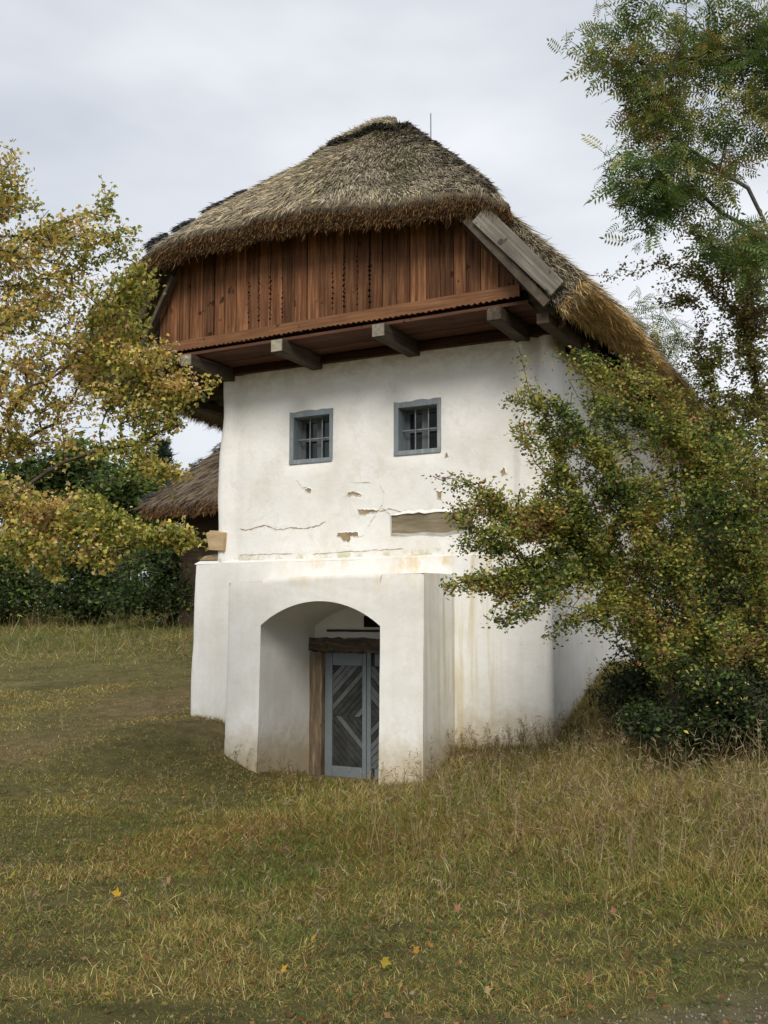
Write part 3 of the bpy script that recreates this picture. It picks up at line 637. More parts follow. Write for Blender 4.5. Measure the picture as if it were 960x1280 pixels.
# side slopes: surface straw, eave and verge straw
for G, G2, nrm, side in SL:
    parts = []; nj, nu, _ = G.shape
    def gs(gr_, a, b_):
        ja = a*(nj-1); ua = b_*(nu-1); j0 = np.minimum(ja.astype(int), nj-2); u0 = np.minimum(ua.astype(int), nu-2); fj = (ja-j0)[:, None]; fu = (ua-u0)[:, None]
        return (gr_[j0, u0]*(1-fj)+gr_[j0+1, u0]*fj)*(1-fu)+(gr_[j0, u0+1]*(1-fj)+gr_[j0+1, u0+1]*fj)*fu
    n = 15000; a = rng.random(n); b_ = rng.random(n)**1.6; P = gs(G, a, b_); dn = np.tile([side*.7, 0, -.72], (n, 1))
    parts.append(strands(P+nrm*.01, dn+nrm*.05, rng.uniform(.15, .35, n), rng.uniform(.007, .014, n), pal(n, grey), nrm, jit=.1))
    n = 22000; b_ = rng.random(n)**1.5; k = rng.random(n); e0 = gs(G, np.ones(n), b_); e1 = gs(G2, np.ones(n), b_); P = e0*(1-k)[:, None]+e1*k[:, None]; P[:, 2] -= .0; P -= np.array([side*.65, 0, -.7])*rng.uniform(0, .08, (n, 1))
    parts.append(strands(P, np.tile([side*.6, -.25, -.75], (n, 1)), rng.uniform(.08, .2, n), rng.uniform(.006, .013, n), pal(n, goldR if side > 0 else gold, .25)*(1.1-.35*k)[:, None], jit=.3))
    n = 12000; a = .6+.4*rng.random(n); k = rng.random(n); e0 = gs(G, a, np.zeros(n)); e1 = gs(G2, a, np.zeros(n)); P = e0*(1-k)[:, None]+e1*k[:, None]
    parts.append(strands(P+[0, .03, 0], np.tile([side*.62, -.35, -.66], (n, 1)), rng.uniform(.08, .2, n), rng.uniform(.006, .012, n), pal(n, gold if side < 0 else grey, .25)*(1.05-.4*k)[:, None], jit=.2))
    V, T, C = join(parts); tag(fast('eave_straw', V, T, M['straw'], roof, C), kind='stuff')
# ridge cap: a raised, paler layer of straw with a dark cut edge
U, Vv = np.meshgrid(np.linspace(-.25, .72, 24), np.linspace(-.05, 1, 8)); vb = .20+.02*np.sin(U*9)-.09*np.clip(U-.35, 0, 1)
Gc = hip(U, Vv*vb, .11); Gc2 = hip(U, Vv*vb, -.03); Vh, Qh = shell(Gc, Gc2)
cap = fast('ridge_cap', Vh, Qh, M['thatch'], roof); tag(cap, 'pale straw ridge cap with dark lower edge')
n = 11000; u = rng.uniform(-.25, .72, n); f = rng.random(n); P = hip(u, f*(.20+.02*np.sin(u*9)-.09*np.clip(u-.35, 0, 1)), .118)
parts = [strands(P, np.tile([-.35, -.5, -.45], (n, 1))*1., rng.uniform(.06, .14, n), rng.uniform(.006, .012, n), pal(n, [(.56, .50, .34), (.46, .41, .27), (.65, .59, .42), (.34, .30, .2)]), np.array([0, -.7, .7]), jit=.2)]
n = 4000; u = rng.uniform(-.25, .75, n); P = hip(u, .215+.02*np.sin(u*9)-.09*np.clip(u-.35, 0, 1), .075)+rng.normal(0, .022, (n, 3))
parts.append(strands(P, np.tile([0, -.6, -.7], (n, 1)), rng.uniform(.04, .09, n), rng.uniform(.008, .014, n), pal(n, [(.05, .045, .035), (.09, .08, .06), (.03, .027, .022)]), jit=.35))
V, T, C = join(parts); tag(fast('cap_straw', V, T, M['straw'], roof, C), kind='stuff')
# tied bundles along the left hip and steps along the right one
def bundle(c, d, L, r, cols, n=420):
    d = np.array(d, float); d /= np.linalg.norm(d); t_ = rng.random(n); q = rng.normal(size=(n, 3)); q -= (q@d)[:, None]*d; q /= np.linalg.norm(q, axis=1)[:, None]
    P = c+d*(t_-.5)[:, None]*L+q*r*(rng.random(n)**.4)[:, None]*(1-.35*np.abs(t_-.5)*2)[:, None]
    return strands(P, np.tile(d, (n, 1))+q*.25, rng.uniform(.05, .12, n)*L/.3, rng.uniform(.008, .014, n), pal(n, cols), jit=.15)
for v_ in (.17, .28, .385, .49, .595, .70, .81, .92):
    c = hip(np.array([.0]), np.array([v_]), .05)[0]+rng.normal(0, .012, 3); V, T, C = bundle(c+[-.02, .02, .0], (-.5, -.5, -.5), .34, .055, [(.075, .08, .095), (.11, .11, .12), (.05, .05, .055), (.16, .15, .13)])
    fast('ridge_bundle', V, T, M['straw'], roof, C)
for v_ in np.linspace(.08, .93, 9):
    c = hip(np.array([.97]), np.array([v_]), .01)[0]; V, T, C = bundle(c, (.6, -.35, -.75), .34, .06, [(.13, .11, .085), (.08, .07, .055), (.20, .17, .12)], 520)
    fast('hip_bundle', V, T, M['straw'], roof, C)
MB().bar((1.72, .9, 8.7), (1.72, .9, 9.3), .012, .012, (0, 1, 0)).build('roof_rod', M['iron'], roof)
# verge boards
def oboard(name, a, b_, wdt, y0, y1, m_, par):
    a = np.array(a, float); b_ = np.array(b_, float); d = (b_-a)/np.linalg.norm(b_-a); q = np.array([-d[1], d[0]])*wdt
    if q[1] < 0: q = -q
    pts = [tuple(a), tuple(b_), tuple(b_+q*.85), tuple(a+q)]
    ar = sum(pts[i][0]*pts[(i+1) % 4][1]-pts[(i+1) % 4][0]*pts[i][1] for i in range(4))
    if ar < 0: pts = pts[::-1]
    return MB().prism(pts, y0, y1).build(name, m_, par, .006)
vr = oboard('verge_board', (3.24, 6.62), (4.17, 5.60), .24, -1.235, -1.195, M['verge'], roof)
oboard('verge_board', (3.10, 6.66), (4.07, 5.50), .12, -1.19, -1.13, M['verge_dark'], roof)
oboard('verge_board', (2.98, 6.72), (4.1, 5.44), .09, -1.0, -.9, M['dark_wood'], roof)
oboard('verge_board', (-1.42, 6.9), (-2.1, 5.75), .10, -1.1, -1.06, M['dark_wood'], roof)
oboard('verge_board', (-1.36, 6.8), (-2.0, 5.7), .06, -1.0, -.9, M['verge_dark'], roof)
# rafters and purlins under the eaves
for side, xe, xw in ((1, 4.12, 3.3), (-1, -2.45, -.9)):
    for y in np.arange(-.7, 8, .95):
        ze = 5.40; MB().bar((xe, y, ze), (xw-side*.6, y, ze+abs(xe-xw+side*.6)*1.08), .10, .12, (0, 1, 0)).build('rafter', M['dark_wood'], H)
    MB().box((xe-.18 if side > 0 else xe+.06, -1.05, 5.36), (xe-.04 if side > 0 else xe+.2, 8, 5.48)).build('eave_purlin', M['dark_wood'], H)
    for y in (.6, 2.2, 4, 6): MB().box((min(xe, xw)-.02, y, 5.44), (max(xe, xw)+.02, y+.13, 5.56)).build('outrigger', M['dark_wood'], H)
MB().box((-1.2, .2, 5.7), (3.6, 8.2, 5.74)).build('attic_floor', M['black'], H)
MB().prism([(-2.75, 5.2), (4.3, 5.2), (4.25, 5.75), (2.1, 7.9), (1.0, 9.0), (.4, 8.8), (-2.6, 5.9)], 8.25, 8.32).build('rear_gable', M['dark_wood'], H)
MB().box((-1.2, 8.0, 0), (3.7, 8.1, 5.7)).build('back_wall', M['plaster_up'], H)

# ------------------------------------------------------------------ barn behind
bn = thing('thatched_barn', 'low thatched outbuilding behind the left corner of the white house', 'barn', (-6.5, 11.2, 1.7))
def RB(p_):
    a = math.radians(-7); x, y = p_[0]+10.2, p_[1]-8.4; return (-10.2+x*math.cos(a)-y*math.sin(a), 8.4+x*math.sin(a)+y*math.cos(a), p_[2])
bx0, bx1, by0, by1, be = -10.2, -2.6, 8.4, 14.6, 4.98; byc = (by0+by1)/2; bh = 3.3
def rb(L): return [RB(q) for q in L]
def face(A, B, C_, D_, nu=24, nv=14):
    A, B, C_, D_ = map(np.array, (A, B, C_, D_)); g_ = np.zeros((nv, nu, 3))
    for j in range(nv):
        for i in range(nu):
            a = i/(nu-1); b2 = j/(nv-1); g_[j, i] = (A*(1-a)+B*a)*(1-b2)+(D_*(1-a)+C_*a)*b2
    return g_+.05*vnoise(g_.reshape(-1, 3), 1.5, 51).reshape(nv, nu, 1)*np.array([0, 0, 1])
R0, R1 = (bx0+2.9, byc, be+bh), (bx1, byc, be+bh)
fs = [face(*rb([R0, R1, (bx1, by0, be), (bx0, by0, be)])), face(*rb([R0, (R0[0]-.02, R0[1]-.02, R0[2]), (bx0, by0, be), (bx0, by1, be)])), face(*rb([R1, R0, (bx0, by1, be), (bx1, by1, be)]))]
broof = None; parts = []
for g_ in fs:
    V, Q = shell(g_, g_-[0, 0, .38]); o = fast('roof' if broof is None else 'roof_slope', V, Q, M['thatch'], bn if broof is None else broof)
    if broof is None: broof = o
    n = 9000; a = rng.random(n)*.99; b_ = rng.random(n)*.99; j = (b_*(g_.shape[0]-1)).astype(int); i = (a*(g_.shape[1]-1)).astype(int)
    P = g_[j, i]+(g_[j, i+1]-g_[j, i])*rng.random((n, 1))+(g_[j+1, i]-g_[j, i])*rng.random((n, 1)); D_ = g_[j+1, i]-g_[j, i]; D_ = D_/(np.linalg.norm(D_, axis=1)[:, None]+1e-6)
    parts.append(strands(P, D_, rng.uniform(.3, .6, n), rng.uniform(.012, .025, n), pal(n, [(.17, .13, .095), (.12, .09, .07), (.23, .18, .13)])*.95, np.array([0, -.7, .7]), jit=.12))
    n = 2500; i = rng.integers(0, g_.shape[1]-1, n); P = g_[-1, i]+(g_[-1, i+1]-g_[-1, i])*rng.random((n, 1)); P[:, 2] -= rng.random(n)*.36
    parts.append(strands(P, np.tile([0, -.4, -.8], (n, 1)), rng.uniform(.08, .2, n), .018, pal(n, brown), jit=.3))
V, T, C = join(parts); tag(fast('roof_straw', V, T, M['straw'], broof, C), kind='stuff')
for k in np.linspace(.1, .95, 7):
    c = np.array(RB(tuple(np.array(R0)*(1-k)+np.array((bx0, by0, be))*k))); V, T, C = bundle(c+[0, 0, .04], (-.5, -.5, -.5), .4, .10, [(.075, .08, .095), (.11, .11, .12)], 200); fast('ridge_bundle', V, T, M['straw'], broof, C)
q = MB().hex(rb([(bx0+.5, by0+.9, 1.2), (bx1, by0+1.1, 1.2), (bx1, by1-1, 1.2), (bx0+1.1, by1-1, 1.2), (bx0+.5, by0+.9, be), (bx1, by0+1.1, be), (bx1, by1-1, be), (bx0+1.1, by1-1, be)])).build('timber_wall', M['dark_wood'], bn)

# ------------------------------------------------------------------ vegetation
def ico():
    p_ = np.array([(1,0,0),(-1,0,0),(0,1,0),(0,-1,0),(0,0,1),(0,0,-1)], float); f = np.array([(0,2,4),(2,1,4),(1,3,4),(3,0,4),(2,0,5),(1,2,5),(3,1,5),(0,3,5)]); return p_, f
def lobed(lobes):
    pts = [(0, 0)]; L = []
    for ang, r, in lobes: L.append((r*math.sin(math.radians(ang)), r*math.cos(math.radians(ang))+.1))
    return L
LEAF = {
 'maple': (np.array([(0,.35,0),(0,-.05,.02),(.30,.0,-.02),(.22,.18,0),(.56,.42,-.10),(.27,.48,0),(.12,.62,.02),(0,1.0,-.06),(-.12,.62,.02),(-.27,.48,0),(-.56,.42,-.10),(-.22,.18,0),(-.30,.0,-.02)]), np.array([(0,i,i+1) for i in range(1,12)]+[(0,12,1)])),
 'maple3': (np.array([(0,.3,0),(.30,0,-.02),(.56,.42,-.10),(.2,.5,.02),(0,1.0,-.06),(-.2,.5,.02),(-.56,.42,-.10),(-.30,.0,-.02)]), np.array([(0,i,i+1) for i in range(1,7)]+[(0,7,1)])),
 'oval': (np.array([(0,0,0),(.30,.45,.10),(0,1,-.03),(-.30,.45,.10)]), np.array([(0,1,2),(0,2,3)])),
 'haw': (np.array([(0,0,0),(.34,.35,.10),(.22,.62,.05),(0,1,-.03),(-.22,.62,.05),(-.34,.35,.10)]), np.array([(0,1,2),(0,2,3),(0,3,4),(0,4,5)])),
}
def pinn():
    V = [(-.012,0,0),(.012,0,0),(0,1,-.18)]; Fc = [(0,1,2)]
    for k in range(6):
        y = .18+.14*k; z = -.18*y*y
        for s in (1, -1):
            b = len(V); d = np.array([s*.86, .35, -.22]); q = np.array([.35*-s, .9, 0])*.042; o = np.array([0, y, z]); L = .30*(1-.05*abs(k-2))
            V += [tuple(o), tuple(o+d*L*.5+q), tuple(o+d*L), tuple(o+d*L*.5-q)]; Fc += [(b,b+1,b+2),(b,b+2,b+3)]
    b = len(V); V += [(0,.95,-.16),(.05,1.1,-.2),(0,1.25,-.26),(-.05,1.1,-.2)]; Fc += [(b,b+1,b+2),(b,b+2,b+3)]
    return np.array(V), np.array(Fc)
LEAF['pinnate'] = pinn()
def leaves(P, Dr, Nr, size, C, kind):
    tv, tf = LEAF[kind]; n = len(P); Y = Dr/np.linalg.norm(Dr, axis=1)[:, None]; X = np.cross(Y, Nr); X /= np.linalg.norm(X, axis=1)[:, None]+1e-9; Z = np.cross(X, Y)
    s = np.broadcast_to(size, n)[:, None, None]
    V = P[:, None]+s*(tv[None, :, 0:1]*X[:, None]+tv[None, :, 1:2]*Y[:, None]+tv[None, :, 2:3]*Z[:, None])
    T = (tf[None]+(np.arange(n)*len(tv))[:, None, None]).reshape(-1, 3); return V.reshape(-1, 3), T, np.repeat(C, len(tv), 0)
def tubes(A, B, ra, rb_, k):
    n = len(A); d = B-A; L = np.linalg.norm(d, axis=1)[:, None]+1e-9; d = d/L; h = np.where(np.abs(d[:, 2:3]) > .9, [[1., 0, 0]], [[0, 0, 1.]]); u = np.cross(d, h); u /= np.linalg.norm(u, axis=1)[:, None]; v = np.cross(d, u)
    a = np.arange(k)/k*2*math.pi; ring = np.cos(a)[None, :, None]*u[:, None]+np.sin(a)[None, :, None]*v[:, None]
    V = np.concatenate([A[:, None]+ring*ra[:, None, None]-d[:, None]*ra[:, None, None]*.3, B[:, None]+ring*rb_[:, None, None]], 1).reshape(-1, 3)
    i = np.arange(k); j = (i+1) % k; q = np.stack([i, j, j+k, i+k], -1)[None]+(np.arange(n)*2*k)[:, None, None]; return V, q.reshape(-1, 4)
def samp(blobs):
    pts = []; cx = []
    for (x, y, rx, ry, D, dD, cnt) in blobs:
        c = atD(x, y, D); m_ = D/F; q = rng.normal(size=(cnt, 3)); q /= np.linalg.norm(q, axis=1)[:, None]; q *= (rng.random(cnt)**.45)[:, None]
        pts.append(c+q[:, :1]*RT*rx*m_+q[:, 1:2]*UP*ry*m_+q[:, 2:]*FH*dD)
    return np.concatenate(pts)
def grow(stems, att, step=.22, kp=.30, droop=.0, tipr=.004, maxr=.12, jit=.05):
    """stems: list of polylines (from the ground up). Every attractor is joined to the cheapest node so far."""
    pos = []; par = []; pl = []
    for st in stems:
        prev = -1
        base_ = 0
        if len(st) > 3 and isinstance(st[0], int): pass
        for i in range(len(st)-1):
            a, b_ = np.array(st[i], float), np.array(st[i+1], float); k = max(2, int(np.linalg.norm(b_-a)/step))
            for j in range(k+(i == len(st)-2)):
                pos.append(a+(b_-a)*j/k+(rng.normal(0, .012, 3) if j else 0)); par.append(prev); pl.append(0 if prev < 0 else pl[prev]+.12*step); prev = len(pos)-1
    cap_ = len(pos)+len(att)*40; PA = np.zeros((cap_, 3)); PL = np.zeros(cap_); n = len(pos); PA[:n] = pos; PL[:n] = pl
    root = PA[n-1]; order = np.argsort(np.linalg.norm(att-root, axis=1)); first = rng.permutation(len(att))[:max(6, len(att)//25)]
    seq = list(first)+[i for i in order if i not in set(first)]; tips = []
    for i in seq:
        a = att[i]; d = np.linalg.norm(PA[:n]-a, axis=1); j = int(np.argmin(d+kp*PL[:n])); dj = d[j]; k = max(1, int(round(dj/step))); p0 = PA[j].copy(); prev = j; off = np.zeros(3)
        for s in range(1, k+1):
            f = s/k; off = off+rng.normal(0, jit*step, 3); q = p0+(a-p0)*f+off*(1-f*.5)+np.array([0, 0, 1])*math.sin(f*math.pi)*dj*(.09 if droop >= 0 else -.05)
            if n >= cap_: break
            PA[n] = q; PL[n] = PL[prev]+dj/k; par.append(prev); prev = n; n += 1
        tips.append(prev)
    PA = PA[:n]; r = np.zeros(n); par = np.array(par)
    acc = np.zeros(n); isleaf = np.ones(n, bool); isleaf[par[par >= 0]] = False; acc[isleaf] = tipr**2.3
    for i in range(n-1, -1, -1):
        if par[i] >= 0: acc[par[i]] += acc[i]
    r = np.minimum(acc**(1/2.3), maxr); r = np.maximum(r, tipr); return PA, par, r, np.array(tips)
def branches(name, PA, par, r, m_, parent):
    ch = np.where(par >= 0)[0]; big = ch[r[ch] > .02]; sm = ch[r[ch] <= .02]; Vs = []; Qs = []; n = 0
    for idx, k in ((big, 8), (sm, 4)):
        if len(idx):
            V, q = tubes(PA[par[idx]], PA[idx], np.minimum(r[par[idx]], r[idx]*1.35), r[idx], k); Vs.append(V); Qs.append(q+n); n += len(V)
    return fast(name, np.concatenate(Vs), np.concatenate(Qs), m_, parent, smooth=True)
def foliage(PA, par, tips, per, sig, size, pal_fn, kind, upb=.6, hang=0., back=3):
    src = []
    for t_ in tips:
        q = t_
        for _ in range(back):
            src.append(q)
            if par[q] < 0: break
            q = par[q]
    src = np.array(src); idx = rng.choice(src, per*len(tips)); n = len(idx)
    pr = np.where(par[idx] >= 0, par[idx], idx); f = rng.random((n, 1)); P = PA[idx]*f+PA[pr]*(1-f)+rng.normal(0, sig, (n, 3))
    Nr = rng.normal(size=(n, 3))*.7+[0, -.15, upb]; Dr = rng.normal(size=(n, 3)); Dr[:, 2] = Dr[:, 2]*.6-hang
    sz = size*rng.uniform(.6, 1.25, n); C = pal_fn(P, n); return P, Dr, Nr, sz, C
def gpt(x, y, D):                      # foot of a stem on the ground under an image column
    p_ = atD(x, y, D); return np.array([p_[0], p_[1], float(gz(p_[0], p_[1])[0])-.05])
def plant(name, label, cat, foot, stems, blobs, per, sig, size, palf, kind, barkm=None, group=None, berries=0, single=0, **kw):
    fk = {k: kw.pop(k) for k in ('upb', 'hang', 'back') if k in kw}
    root = thing(name, label, cat, tuple(foot), group); att = samp([b_[:6]+(max(2, int(b_[6]*kw.get('dens', 1))),) for b_ in blobs]); kw.pop('dens', None); PA, par, r, tips = grow(stems, att, **kw)
    branches('trunk', PA, par, r, barkm or M['bark'], root)
    P, Dr, Nr, sz, C = foliage(PA, par, tips, per, sig, size, palf, kind, **fk)
    if single:
        d = (P-CP)@FW; uu = PX+F*((P-CP)@RT)/d; vv = PY-F*((P-CP)@UP)/d; vis = (uu > 5) & (uu < 955) & (vv > 5) & (vv < 1275)
        scr = np.where(vis, -sz/d, 1); sel = np.argsort(scr)[:single]; keep = np.ones(len(P), bool); keep[sel] = False; sz = sz.copy()
        for s in sel:
            V, T, C1 = leaves(np.zeros((1, 3)), Dr[s:s+1], Nr[s:s+1], sz[s]*1.1, C[s:s+1], 'maple'); me = bpy.data.meshes.new('leaf'); me.from_pydata(V.tolist(), [], T.tolist())
            ca = me.color_attributes.new('Col', 'FLOAT_COLOR', 'POINT'); ca.data.foreach_set('color', np.c_[C1, np.ones(len(C1))].ravel().astype(np.float32)); o = link('leaf', me, M['leaf'], root); o.location = tuple(P[s]-np.array(root.location))
        P, Dr, Nr, sz, C = P[keep], Dr[keep], Nr[keep], sz[keep], C[keep]
    V, T, C = leaves(P, Dr, Nr, sz, C, kind); cr_ = fast('crown', V, T, M['leaf'], root, C); tag(cr_, kind='stuff')
    if berries:
        pv, pf_ = ico(); q = tips[rng.integers(0, len(tips), berries)]; c = PA[q]+rng.normal(0, sig*.8, (berries, 3)); V = (c[:, None]+pv[None]*rng.uniform(.006, .010, (berries, 1, 1))).reshape(-1, 3); T = (pf_[None]+(np.arange(berries)*6)[:, None, None]).reshape(-1, 3)
        tag(fast('berries', V, T, M['berry'], root, smooth=True), kind='stuff')
    return root
def mixpal(groups, sc=.9, seed=5, zlo=None):
    """groups: list of (weight, colour list); noise decides which group dominates where"""
    def f(P, n):
        q = vnoise(P, sc, seed)+rng.normal(0, .55, n); e = np.quantile(q, np.cumsum([g_[0] for g_ in groups])[:-1]) if len(groups) > 1 else []
        k = np.searchsorted(e, q); C = np.zeros((n, 3))
        for i, (w_, cols) in enumerate(groups):
            m_ = k == i; C[m_] = pal(m_.sum(), cols, .25)
        return C
    return f
YEL = [(.66, .52, .11), (.74, .60, .20), (.54, .43, .09)]; ORG = [(.64, .42, .14), (.58, .34, .12), (.74, .58, .36)]; OLV = [(.38, .37, .075), (.47, .45, .10), (.28, .29, .06)]; GRN = [(.12, .19, .035), (.17, .24, .05), (.09, .145, .03)]
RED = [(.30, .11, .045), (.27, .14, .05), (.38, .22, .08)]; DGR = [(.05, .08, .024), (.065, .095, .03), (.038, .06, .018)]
# maple on the left, its trunk just outside the picture
fm = gpt(-190, 1000, 9.2); T0 = atD(-150, 560, 9.3); T1 = atD(-110, 380, 9.5)
plant('maple_tree', 'autumn maple with yellow and orange leaves reaching in from the left edge', 'tree', fm, [[fm, T0, T1, atD(-70, 250, 9.7)], [atD(-165, 700, 9.2), atD(-90, 630, 9.4), atD(-30, 600, 9.5)]],
 [(12,230,34,50,9.8,.4,90),(0,320,80,60,9.8,.6,170),(95,300,62,40,9.6,.5,110),(60,380,100,50,9.6,.6,190),(150,300,34,30,9.6,.3,24),(133,250,10,28,9.6,.2,12),(150,380,40,45,9.5,.4,80),(175,345,22,28,9.5,.3,34),(120,440,80,28,9.6,.6,110),(20,455,60,40,9.5,.6,90),
  (60,500,90,22,9.6,.6,60),(190,455,60,28,9.4,.4,100),(225,492,38,14,9.4,.2,40),(262,480,12,7,9.4,.1,6),(200,520,42,26,9.4,.3,60),(150,500,40,18,9.4,.3,36),(70,545,70,16,9.6,.5,26),(20,560,30,20,9.6,.4,24),(178,565,24,26,9.4,.3,28),(205,590,34,13,9.3,.2,28),
  (0,630,45,34,9.2,.5,80),(90,640,90,26,9.2,.5,120),(235,676,24,9,9.1,.15,26),(30,670,60,30,9.1,.5,60),(40,690,55,20,9.0,.4,70),(150,665,70,20,9.1,.4,100),(215,670,34,10,9.1,.2,36),(110,695,80,14,9.0,.3,60),(140,710,16,10,9.0,.2,8),(70,712,14,8,9.0,.2,8)],
 16, .045, .042, mixpal([(.36, OLV), (.12, GRN), (.34, YEL), (.18, ORG)], 2.2, 5), 'maple3', step=.2, kp=.3, single=160, maxr=.10, upb=.35, hang=.35, tipr=.0026)
# ash with pinnate leaves on the right
fa = gpt(1120, 1000, 13.5)
plant('ash_tree', 'tall green tree with feathery leaves hanging in at the top right', 'tree', fa, [[fa, atD(1090, 600, 13.5), atD(1040, 420, 13.4), atD(965, 300, 13.2), atD(935, 235, 13.0), atD(900, 212, 12.9), atD(860, 185, 12.8), atD(815, 150, 12.7)], [atD(1040, 420, 13.4), atD(1000, 200, 13.2), atD(950, 60, 13)], [atD(965, 300, 13.2), atD(900, 265, 13.1), atD(860, 232, 13.0)]],
 [(728,62,24,24,12.6,.4,10),(765,40,36,30,12.7,.4,20),(800,12,70,26,12.8,.6,30),(790,75,44,30,12.7,.6,34),(840,80,60,40,12.9,.8,70),(900,60,60,50,13,.8,70),(950,90,40,90,13,.8,80),(810,125,50,26,12.8,.6,30),(870,140,70,34,12.9,.8,50),(930,170,50,40,13,.8,50),(800,155,30,20,12.8,.4,16),
  (790,205,44,22,12.6,.5,32),(835,215,50,24,12.8,.5,40),(760,222,22,10,12.5,.3,8),(800,245,34,22,12.6,.4,24),(850,250,36,22,12.8,.4,24),(810,285,22,14,12.6,.3,10),(900,240,30,18,13,.4,8),(960,20,40,30,13,.5,20),(930,310,40,24,13,.5,24),(890,300,30,16,13,.4,12),(955,350,26,30,13.1,.4,16),(880,10,40,20,13,.5,16),(790,270,14,20,12.6,.3,8)],
 4, .08, .30, mixpal([(.55, [(.12, .19, .05), (.16, .24, .06), (.09, .15, .04)]), (.40, [(.27, .29, .07), (.33, .32, .09)]), (.05, [(.34, .22, .06), (.26, .16, .05)])], 1.2, 9), 'pinnate', M['bark_pale'], step=.28, kp=.3, hang=.25, upb=.8, maxr=.14)
# low branch of a second, smaller ash behind the right eave
f2 = gpt(880, 900, 17)
plant('ash_sapling', 'small green feathery-leaved tree just behind the right end of the eave', 'tree', f2, [[f2, atD(850, 640, 17), atD(825, 480, 17)]], [(805,398,30,34,17,.6,26),(815,440,34,30,17,.6,26),(840,500,50,50,17,.8,36),(850,420,20,24,17,.4,10)], 7, .07, .24, mixpal([(.7, GRN), (.3, OLV)]), 'pinnate', M['bark_pale'], step=.3, hang=.3, upb=.8)
# rosehip-like thicket with thin arching twigs behind
f3 = gpt(1010, 950, 14.5)
plant('berry_thicket', 'tall sparse thicket of thin arching twigs with reddish leaves against the sky', 'shrub', f3, [[f3, atD(990, 650, 14.5), atD(950, 500, 14.5), atD(930, 400, 14.4)], [f3, atD(930, 700, 14.4), atD(900, 560, 14.4), atD(885, 460, 14.3)]],
 [(900,330,55,36,14.3,.5,90),(945,310,30,30,14.3,.5,60),(870,290,30,12,14.2,.3,16),(950,400,30,60,14.4,.5,70),(920,540,50,40,14.4,.6,70),(930,380,50,40,14.4,.6,60),(900,440,60,50,14.4,.7,80),(945,500,40,60,14.5,.7,80),(880,520,50,50,14.4,.6,70),(780,430,60,6,14.2,.3,8),(850,370,44,26,14.2,.3,20),(770,345,30,10,14.2,.3,4),(830,330,30,12,14.2,.3,6),(740,520,20,8,14.2,.3,2)],
 34, .06, .06, mixpal([(.2, [(.22, .20, .10), (.17, .17, .08)]), (.2, [(.30, .17, .08), (.26, .13, .06)]), (.6, OLV+OLV+GRN)], 1.1, 3), 'oval', step=.2, kp=.2, berries=500, tipr=.0035)
# hawthorn bush in front of the right corner
f4 = gpt(905, 975, 9.4); f5 = gpt(985, 960, 9.8); f6 = gpt(860, 970, 9.9)
plant('hawthorn_bush', 'large spreading hawthorn with red berries covering the right corner of the house', 'bush', f4,
 [[f4, atD(890, 820, 9.4), atD(850, 720, 9.4), atD(800, 670, 9.3)], [f5, atD(960, 780, 9.7), atD(920, 640, 9.7), atD(860, 560, 9.6)], [f6, atD(830, 850, 9.8), atD(800, 760, 9.7), atD(740, 700, 9.5)]],
 [(690,440,16,14,9.5,.1,3),(640,440,24,10,9.4,.1,3),(745,470,50,30,9.6,.5,60),(680,640,80,34,9.4,.4,140),(760,620,60,50,9.5,.5,140),(780,660,90,60,9.5,.5,160),(690,545,50,22,9.4,.3,50),(660,715,70,16,9.2,.3,60),(900,640,70,60,9.7,.6,160),(860,800,90,40,9.4,.5,130),(940,680,50,50,9.7,.5,90),(770,770,50,40,9.4,.4,80),(665,500,34,10,9.3,.2,20),(600,620,30,8,9.2,.1,8),(700,520,60,26,9.5,.4,70),(650,495,28,10,9.4,.2,14),(720,445,26,20,9.6,.3,14),(790,520,70,50,9.7,.7,160),(740,570,60,36,9.6,.6,120),(690,590,40,20,9.4,.4,36),(650,540,24,18,9.4,.2,12),
  (870,560,90,60,9.9,.8,240),(940,600,60,80,10,.8,180),(830,620,90,50,9.7,.8,240),(640,655,60,36,9.3,.4,130),(700,640,50,26,9.4,.5,80),(585,640,34,20,9.2,.2,34),(570,600,36,12,9.2,.15,14),(610,610,24,14,9.2,.2,10),(600,680,40,22,9.2,.3,50),
  (600,735,55,12,9.1,.25,46),(560,732,26,7,9.1,.1,12),(655,745,50,26,9.2,.4,86),(700,720,50,30,9.4,.5,80),(640,770,40,14,9.1,.2,28),(770,700,70,50,9.6,.7,150),(860,710,90,50,9.7,.8,200),(940,720,50,60,9.9,.7,120),(710,775,30,26,9.3,.3,30),
  (800,780,50,40,9.4,.6,90),(830,820,40,30,9.3,.5,60),(880,800,60,40,9.6,.7,90),(945,800,40,50,9.8,.6,70),(700,800,16,14,9.4,.1,6),(800,470,30,20,9.8,.4,20),(840,510,40,22,9.9,.5,40)],
 46, .042, .043, mixpal([(.08, DGR), (.30, GRN), (.53, OLV), (.09, RED)], 2.6, 15), 'oval', step=.16, kp=.3, berries=1500, maxr=.07, tipr=.0034, dens=.56, back=4)
f7 = gpt(930, 985, 10.5)
